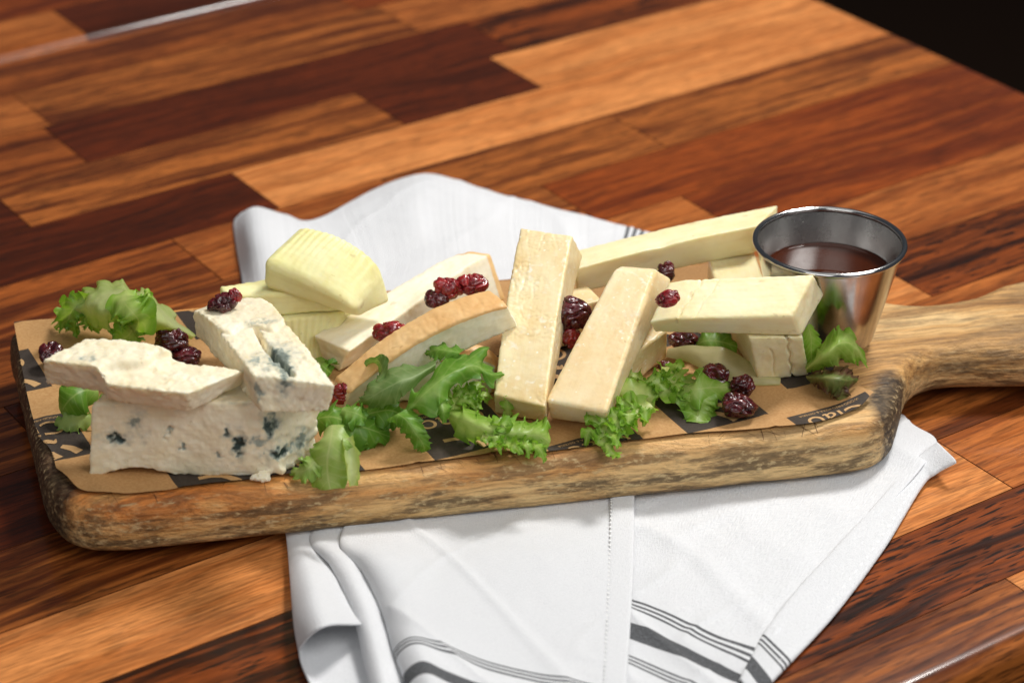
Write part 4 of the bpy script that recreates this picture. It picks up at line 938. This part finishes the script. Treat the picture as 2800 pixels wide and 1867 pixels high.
leaf('frilly green lettuce curl hanging in front of the broad pale leaf', LETT, [
    LG([(-154,-62,58), (-153.2,-75.2,60), (-148.9,-81.4,58), (-147.2,-79.6,53), (-150.1,-75.5,46)], [5, 8, 8.5, 7, 4], .9, (2.4, 6), (.3, 9), (.15, .8), seed=2.4, up=(0, -.8, .5)),
    LG([(-149.8,-76,49), (-153.1,-72.5,43), (-157.7,-68.4,38), (-159.7,-64.9,34)], [3, 5.5, 6, 2], .4, (2.0, 6), (.5, 9), (.25, .9), seed=3.4, up=(0, -.8, .5)),
    LG([(-147.4,-75.2,58), (-145.5,-67.7,58), (-145.5,-62.6,59)], [3, 2.6, .5], .3, (.8, 3), (.3, 5), (.2, .8), seed=4.4, up=(0, -.8, .5))])
leaf('crinkled lettuce edge folding down at the far left corner', LETT, [
    LG([(-171.6,-50.9,47), (-175.2,-51.6,46), (-179,-52.4,43), (-181.1,-50.3,37), (-181.9,-45.1,30)], [4, 5.5, 6, 5.5, 2], -.9, (2.2, 5), (.35, 8), (.2, .9), seed=5.5, up=(0, -.8, .4)),
    LG([(-179.5,-50.7,40), (-183.7,-45.9,36), (-188.7,-42,29)], [3, 3.5, 1], .5, (1.2, 4), (.5, 6), (.4, .9), seed=6.5, up=(0, -.7, .6)),
    LG([(-173.9,-54.4,42), (-171.1,-50.8,38), (-168.5,-47.5,32)], [3.5, 4.5, 2], .6, (1.6, 4), (.4, 7), (.1, .8), seed=6.9, up=(0, -.7, .6))])
leaf('rounded dark green leaf on the paper left of the tall blue block', LETT_DARK, [
    LG([(-160,-108.2,38), (-164.8,-112.8,41), (-168.9,-116.8,40), (-172.1,-116.8,36), (-173.9,-114,31)], [5, 8, 9, 8, 4], .9, (.6, 3), (.08, 5), (.4, .7), seed=7.1, up=(0, -.7, .7)),
    LG([(-161.3,-118.5,32), (-166.8,-120.1,32), (-172.1,-119.6,31), (-176.5,-116.8,29)], [3, 5, 4.5, .6], .5, (1.2, 4), (.4, 8), (-.05, .4), seed=7.9, up=(0, -.7, .7))])
leaf('light green curled leaf hanging over the front edge beside the blue block', LETT_PALE, [
    LG([(-66.7,-145,45), (-66.9,-152.6,43), (-68.1,-157.1,38), (-68.2,-158.7,32), (-67.2,-161.3,27)], [4.5, 8.5, 10.5, 10, 6], 1.0, (1.0, 4), (.12, 6), (.2, .75), seed=8.2, up=(-.2, -.75, .6)),
    LG([(-72.9,-156.3,36), (-76.8,-157.8,33), (-82.5,-152,29)], [4, 5, 1], .6, (1.4, 4), (.35, 7), (.2, .9), seed=8.6, up=(0, -.7, .7)),
    LG([(-61.7,-151.3,43), (-60.3,-155.8,38), (-59.5,-160.3,33), (-59.2,-162,29)], [3, 4.5, 4, 2.5], -1.6, (.6, 3), (.1, 5), (.0, .45), seed=8.9, up=(.5, -.7, .5))], floor=None)
leaf('dark frilly leaf on the paper right of the light green curl', LETT_DARK, [
    LG([(-74.8,-128.8,38), (-67.8,-130.8,40), (-60.3,-132.7,38), (-53.7,-131.7,35), (-46.5,-128.7,30)], [4, 8, 9, 8, 3], .8, (2.6, 5), (.25, 8), (.45, .95), seed=9.1),
    LG([(-64.4,-128.9,42), (-58.9,-131.5,42), (-55,-130.5,39)], [3, 6, 2], .6, (1.6, 3), (.3, 6), (.2, .9), seed=9.6)])
leaf('dull green pointed leaf with a rolled edge, drooping below the arched smoked slice', LETT_SAGE, [
    LN([[(-29.1,-107.6,52),(-36.8,-111.6,51),(-42.8,-111.8,52),(-48.1,-114.8,50),(-52.7,-116.2,48),(-56.9,-120.5,44),(-58.5,-121.3,41)],
        [(-29,-114.6,54),(-35.7,-123.2,54),(-41.5,-127.5,54),(-46.1,-128.6,52),(-50.7,-128.4,49),(-54.9,-126.6,45),(-58.3,-121.9,41)],
        [(-29.3,-113.9,51),(-36.4,-124.1,50),(-40.3,-126.8,47),(-44.3,-127.2,44),(-49.1,-126.3,41.5),(-53.2,-123.8,40),(-58.3,-121.2,40)]], (.5, 4), (.7, 6), (.3, .7), 10.3, bumpy=.5),
    LN([[(-49.8,-120.2,49),(-47.2,-118.3,52),(-47.5,-112.2,54),(-49.9,-107.8,54),(-54,-108,53),(-57,-107.2,50)],
        [(-51.5,-119.5,49),(-49.7,-114.8,50),(-50.3,-109.9,51),(-52.1,-106.9,51),(-54.5,-106.5,50),(-56.6,-107.2,49)],
        [(-52.8,-115.4,47),(-51.6,-109.6,46),(-52.3,-104.9,46),(-53.8,-102.8,46),(-55.1,-102.4,46),(-56.5,-104.7,47)]], (.5, 3), (.5, 5), (.5, .9), 10.8)], floor=28.3)
leaf('large jagged green leaf in front of the smoked slices, its tip touching the parmesan', LETT_DARK, [
    LN([[(-41.4,-131.5,43),(-38,-127.9,47),(-32.2,-120.3,51),(-25.5,-111.5,53),(-18.2,-105.4,53),(-11.2,-101.1,52),(-10.1,-106.5,50),(-7.5,-111.8,49),(-3.1,-110.1,47)],
        [(-38.7,-132.5,44),(-34.5,-132.6,49),(-29,-129,53),(-23.8,-124.6,55),(-18.6,-120.4,55),(-14.4,-116.5,54),(-11.4,-115.4,52),(-7.8,-115.3,49.5),(-3,-110.8,47)],
        [(-36.4,-128.7,42),(-32.7,-135.6,43),(-27.9,-137.1,46),(-25.4,-131.3,49),(-21.2,-125.2,50),(-16.7,-120.8,50),(-12.4,-116.6,50),(-8.4,-117.1,47),(-3.2,-109.9,46)]], (1.0, 4.5), (2.0, 6), (.35, .8), 11.2, bumpy=.6),
    LN([[(-29.6,-131.8,47),(-27.6,-135.3,43),(-26.4,-133.7,39)],[(-27.7,-132.2,48),(-25.6,-136.1,45),(-26.1,-134,39)],[(-25.4,-129.6,48),(-23.1,-131.9,44),(-25.8,-134.2,39)]], (.5, 2), (.8, 3), (.4, .8), 11.9, nu=40, nv=15),
    LN([[(-18.2,-105.1,55),(-23.6,-102.5,55),(-28.8,-99.2,54),(-32.1,-100.8,53),(-33.8,-101.1,51)],
        [(-19.8,-109.8,56),(-24.2,-108.3,56),(-28.6,-105.8,55),(-31.4,-103.6,53),(-33.5,-102,51)],
        [(-21.5,-110.8,54),(-25.5,-110.2,54),(-28.6,-108.7,52),(-30.3,-106.6,52),(-33.2,-101.3,50)]], (.7, 4), (1.3, 5), (.4, .85), 12.3, nu=60, nv=21)], floor=28.3)
leaf('dark leaf strip hanging down to the printed paper below the jagged leaf', LETT_DARK, [
    LN([[(-47.4,-135.2,41),(-43.4,-136.7,40),(-40.1,-137.7,36),(-36.3,-138.3,31),(-34.4,-137.9,28.6)],
        [(-43,-135.1,44),(-39.6,-138.5,43),(-36.4,-140.7,39),(-33.6,-139,33),(-32.9,-137.8,29)],
        [(-38.3,-129.9,44),(-34.5,-135.2,42),(-32.5,-138.4,38),(-30.8,-137.8,33),(-31.7,-137.5,29)]], (.6, 4), (1.0, 7), (.4, .8), 13.1, bumpy=.5),
    LG([(-60.8,-118.7,33), (-54.3,-121.5,36), (-46.7,-122.7,38), (-41.1,-122.1,35)], [4, 8, 8, 4], .8, (1.6, 4), (.2, 6), (.5, .95), seed=13.8)])
leaf('pale frilly endive leaf on the paper in front of the left parmesan stick', LETT, [
    LN([[(-25.6,-120.3,37),(-18.1,-122.1,39),(-11.4,-127.6,39),(-4.7,-131.8,39),(0.5,-129.6,39),(6.5,-130.8,38),(11.8,-127.8,37),(13.9,-130.5,34)],
        [(-24.8,-125,38),(-18.4,-132.2,41),(-11.8,-137.1,41),(-5.4,-139.8,40),(0.5,-139.8,40),(5.8,-139.4,39),(11,-136.1,37),(14.5,-135.3,33)],
        [(-24,-126.8,36),(-18.5,-134.6,38),(-12.6,-138.4,38),(-6.3,-139.9,37),(-0.5,-141.2,37),(4.8,-140.4,36),(10,-138.1,34),(13.8,-137,31)],
        [(-22.1,-126.2,31),(-18.7,-131,30),(-13.4,-131.6,30),(-7.4,-133.1,30),(-1.5,-134.4,30),(3.8,-135.6,30),(9.1,-136.3,29),(12.4,-137.6,28.4)]], (2.6, 8), (1.8, 9), (.12, .8), 14.2, nu=170, nv=41, bumpy=.7)]
    + frisee([(-11.3,-139.9,37), (-4.7,-141.8,37), (3.1,-141,35), (9.7,-138.7,32)], 1.8, 9, 6.5, 14.8, tone=(.1, .85))
    + frisee([(-25.5,-119.7,36), (-20.9,-114.8,37), (-15.6,-112.5,38), (-12.2,-113.1,36)], 2.6, 7, 6, 15.3, tone=(.0, .7)))
leaf('frilly lettuce sprig in front of the smooth parmesan stick, hanging over the paper edge', LETT, frisee([(53.5,-117.1,37), (46.4,-121.8,37), (40.1,-125.4,36), (35.9,-129.7,33), (33.2,-134.2,29)], 4.0, 9, 8, 16.1, tone=(.1, .8)) + [LG([(40,-107.5,38), (46.3,-108.1,39), (51.7,-107.6,36), (51.8,-108.2,31)], [3, 6, 6, 3], .8, (1.2, 3), (.2, 6), (.0, .6), seed=16.8)], floor=27.9)
leaf('jagged light lettuce piece on the printed paper among the front cranberries', LETT, [
    LG([(63.4,-82.5,32), (66.9,-99.5,36), (71.1,-106.4,38), (77.7,-103.5,37), (86,-96.6,33)], [3, 6.5, 8, 7, 1.8], .5, (1.8, 4), (.35, 7), (.15, .8), seed=17.2, up=(0, -.7, .7)),
    LG([(74.3,-102.4,37), (73.4,-108.1,35), (72.2,-110.5,31), (71.4,-115.9,28.5)], [5, 7, 7.5, 4], .6, (1.5, 4), (.3, 6), (.2, .8), seed=17.7, up=(0, -.8, .5)),
    LG([(71.1,-107,37), (68.8,-108.2,33), (68.1,-108.2,29)], [2, 3, .8], .5, (.8, 3), (.3, 5), (.3, .8), seed=17.9, up=(0, -.8, .5))])
leaf('curly lettuce end beside the short parmesan block', LETT, frisee([(60.9,-78.3,32), (62.8,-94.8,36), (60,-103,36), (56.1,-101.8,34), (49.6,-90.2,34)], 3.4, 7, 7, 18.4, tone=(.05, .8)))
leaf('pale yellowish lettuce stalk lying flat under the thick cheese slab', STALK, [
    LG([(62.2,-70.3,34), (71.5,-74.5,36), (81.3,-79.3,36), (89.7,-80.7,32), (97.2,-84.7,29.5), (106.6,-85.4,28.5)], [2, 4, 6.5, 7, 5.5, 2.5], .7, (.5, 3), (.04, 4), (.0, .5), seed=19.2, up=(0, -.7, .7))])
leaf('dark shaded leaf behind the cranberry under the thick cheese slab', LETT_DARK, [
    LG([(72.8,-65.5,33), (77.2,-68.3,38), (83.2,-68.3,38), (90.6,-67.8,35)], [4, 8, 8, 4], .7, (1.8, 4), (.2, 6), (.3, .95), seed=20.1)])
leaf('bright green lettuce leaf standing against the steel cup', LETT, [
    LN([[(114.3,-83.8,50),(114.8,-83.9,46),(115.7,-82.8,40),(117.2,-81.3,33)],[(116.2,-83.8,54),(117.8,-83.2,48),(118.3,-83.4,41),(119.3,-81.3,33)],[(118,-82,53),(121.6,-81.4,47),(123.1,-81.5,42),(122.8,-80,35)]], (.5, 3), (.5, 5), (.3, .8), 21.1, nu=60, nv=21),
    LN([[(116.7,-80.7,33),(119,-81.1,38),(120.7,-82.1,42),(123.4,-82.7,45),(125.6,-82,48),(128,-79.5,50),(131.5,-78.7,50),(135.1,-80.4,48),(137.4,-82.7,44),(140.5,-83.3,37)],
        [(116.3,-86,35),(118.8,-89.4,40),(120.9,-92.3,44),(123.5,-93.5,47),(126.1,-92.3,49),(128.5,-91.1,50),(131.5,-89.3,49),(134.5,-87.5,46),(137.4,-85.8,42),(140.6,-83.8,37)],
        [(117.3,-81.6,31),(120.7,-84.3,33),(123.7,-87.1,36),(126.4,-88.3,38),(129,-88.2,39),(131.5,-88.8,40),(133.9,-88.6,40),(136.2,-87,39),(138.3,-85.5,38),(140.6,-83.5,36.5)]], (1.1, 4), (1.7, 6), (.1, .7), 21.6, bumpy=.6)])
leaf('small red tinged lettuce leaf on the paper corner below the steel cup', LETT_RED, [
    LN([[(116.7,-83.8,31),(120.8,-87.4,35),(125.9,-88.5,37),(130.3,-90.4,38),(133.2,-89.5,36),(136.6,-89.8,33)],
        [(116.6,-87.3,32),(119.8,-96,37),(123.8,-100,39),(127.8,-100.6,39),(131.2,-98.3,37),(136.2,-91,33)],
        [(117.4,-86.2,30),(119.7,-92,31),(122.2,-97.8,32),(125.4,-100.7,32),(128.9,-100.1,33),(134.8,-92.6,32)]], (1.2, 6), (1.8, 9), (.25, .9), 22.2, bumpy=.7),
    LN([[(125.1,-96.6,35),(125.6,-98.4,32),(126.9,-99.1,29)],[(126.9,-100,37),(128,-100.1,33),(128.7,-99.3,28.6)],[(130.2,-97.8,35),(131.5,-98.4,32),(133.4,-96.4,28.8)]], (.8, 3), (1.0, 4), (.1, .6), 22.9, nu=40, nv=17)])
leaf('dark leaf scrap in the shade between the long blue slice and the white bar', LETT_DARK, [
    LG([(-78.4,-73.2,33), (-74.7,-82.2,34), (-71.9,-81.8,31)], [3, 6, 3], .6, (1.4, 3), (.3, 6), (.4, .9), seed=23.3)])
leaf('dark leaf fold added to shade the gap behind the tall blue block', LETT_DARK, [  # added leaf that darkens a gap holding only shade
    LG([(-157,-124.7,44), (-126,-127,46), (-108.8,-128.7,47), (-99,-125.9,46)], [4, 6, 6, 4], .6, (1.2, 5), (.2, 7), (.5, .95), seed=24.3)])
# ------------------------------------------------------------------ lettering printed on the liner (follows the paper)
from mathutils.kdtree import KDTree
GP = G.reshape(-1, 3); kd = KDTree(len(GP))
for i, p in enumerate(GP): kd.insert((p[0], p[1], 0), i)
kd.balance()
loop_xy = np.vstack([b_[:, :2], r_[1:, :2], f_[::-1][1:, :2], l_[::-1][1:-1, :2]])
def inside(x, y):
    a = loop_xy; b = np.roll(a, -1, 0); c = (a[:, 1] > y) != (b[:, 1] > y)
    with np.errstate(divide='ignore', invalid='ignore'): xi = (b[:, 0] - a[:, 0]) * (y - a[:, 1]) / (b[:, 1] - a[:, 1]) + a[:, 0]
    return bool((c & (x < xi)).sum() % 2)
def text_bm(bm, txt, size, x0, y0, width):
    cu = bpy.data.curves.new('txt', 'FONT'); cu.body = txt; cu.size = size; cu.resolution_u = 6
    o = bpy.data.objects.new('txt', cu); COL.objects.link(o); bpy.context.view_layer.update()
    me = o.to_mesh(); xs = [v.co.x for v in me.vertices]; k = width / (max(xs) - min(xs)); mx = min(xs)
    b2 = bmesh.new(); b2.from_mesh(me)
    for v in b2.verts: v.co = Vector(((v.co.x - mx) * k + x0, v.co.y * k + y0, 0))
    t2 = bpy.data.meshes.new('tmp'); b2.to_mesh(t2); b2.free(); bm.from_mesh(t2); bpy.data.meshes.remove(t2)
    o.to_mesh_clear(); bpy.data.objects.remove(o); bpy.data.curves.remove(cu)
def stroke(bm, pts, w):
    q = cr(pts, 30); t = np.gradient(q, axis=0); n = np.stack([-t[:, 1], t[:, 0]], 1); n /= np.linalg.norm(n, axis=1, keepdims=True); ww = cr([[x] for x in w], 30)
    a = [bm.verts.new((*(p + m_ * k / 2), 0)) for p, m_, k in zip(q, n, ww)]; b = [bm.verts.new((*(p - m_ * k / 2), 0)) for p, m_, k in zip(q, n, ww)]
    for i in range(29): bm.faces.new((a[i], a[i + 1], b[i + 1], b[i]))
INK_GAP = Mat('kraft_lettering'); INK_GAP.P(Base_Color=lin(190, 150, 100), Roughness=0.65)
for (a, b) in TILES:
    bm = bmesh.new()
    text_bm(bm, 'Ciao', 10, 4.5, 4.6, 26)
    text_bm(bm, 'WOOD-FIRED PIZZA & OSTERIA', 2, 4.5, 1.5, 27)
    stroke(bm, [(19, 18.5), (16.5, 20.5), (14.5, 19), (12, 20.2), (10.5, 18.6)], [.4, 2.6, 3.4, 2.6, .3])
    stroke(bm, [(27, 22), (22, 22.5), (18, 24.5), (15, 28.5), (13.5, 32.5)], [2.4, 2.4, 2.8, 3.4, 4.2])
    stroke(bm, [(5, 31), (7, 27), (10, 24)], [3.6, 3, 2.4])
    bmesh.ops.triangulate(bm, faces=bm.faces[:])
    for _ in range(3):
        lg = [e for e in bm.edges if e.calc_length() > 1.6]
        if lg: bmesh.ops.subdivide_edges(bm, edges=lg, cuts=1); bmesh.ops.triangulate(bm, faces=bm.faces[:])
    for v in bm.verts:
        xx, yy = 18 - v.co.x, 17 - v.co.y                     # reads upside down from the camera
        x, y = tile_xy(a + xx, b + yy)
        v.co = Vector((x, y, 0))
    kill = [f for f in bm.faces if not inside(*f.calc_center_median()[:2])]
    bmesh.ops.delete(bm, geom=kill, context='FACES')
    if not bm.faces: bm.free(); continue
    for v in bm.verts:
        h = kd.find_n((v.co.x, v.co.y, 0), 3); z = max(GP[i][2] for _, i, _ in h)
        v.co = Vector((v.co.x, v.co.y, z + 0.09)) * MM
    me = bpy.data.meshes.new('lettering'); bm.to_mesh(me); bm.free(); me.materials.append(INK_GAP.m)
    if sum(p.normal.z for p in me.polygons) < 0: me.flip_normals()
    o = bpy.data.objects.new('lettering', me); COL.objects.link(o); o.parent = liner


# small loose bits
def crumb(c, r_, seed, label, mat):
    bm = bmesh.new(); bmesh.ops.create_icosphere(bm, subdivisions=4, radius=1.0)
    for v in bm.verts:
        p = v.co.copy(); v.co = Vector((p.x * r_[0], p.y * r_[1], p.z * r_[2])) * (1 + .45 * nz(p, 1.2, seed) + .25 * nz(p, 3, seed)) * MM
    me = bpy.data.meshes.new('cheese_crumb'); bm.to_mesh(me); bm.free(); me.materials.append(mat.m); me.polygons.foreach_set('use_smooth', [True] * len(me.polygons))
    o = bpy.data.objects.new('cheese_crumb', me); COL.objects.link(o); o.location = Vector(c) * MM; tag(o, label, 'crumb', 'loose cheese crumbs')
crumb((-92.8,-156.5,29.6), (3.4, 2.4, 1.9), 3.1, 'white crumb broken off the foot of the tall blue block', BLUE)
crumb((-97.6,-148.6,62.5), (1.2, 1.1, 1.1), 5.2, 'tiny white crumb in the gap beside the split blue slice', BLUE)
leaf('thin green lettuce sliver stuck upright to the end of the left parmesan stick', LETT, [
    LG([(-1.3,-117.2,31), (-1.5,-118.9,36), (-1.9,-118.9,40), (-2.4,-119.2,42.5)], [.8, 2.0, 1.6, .3], .3, (.4, 3), (.8, 5), (.2, .7), seed=25.5, up=(0, -.9, .3))])
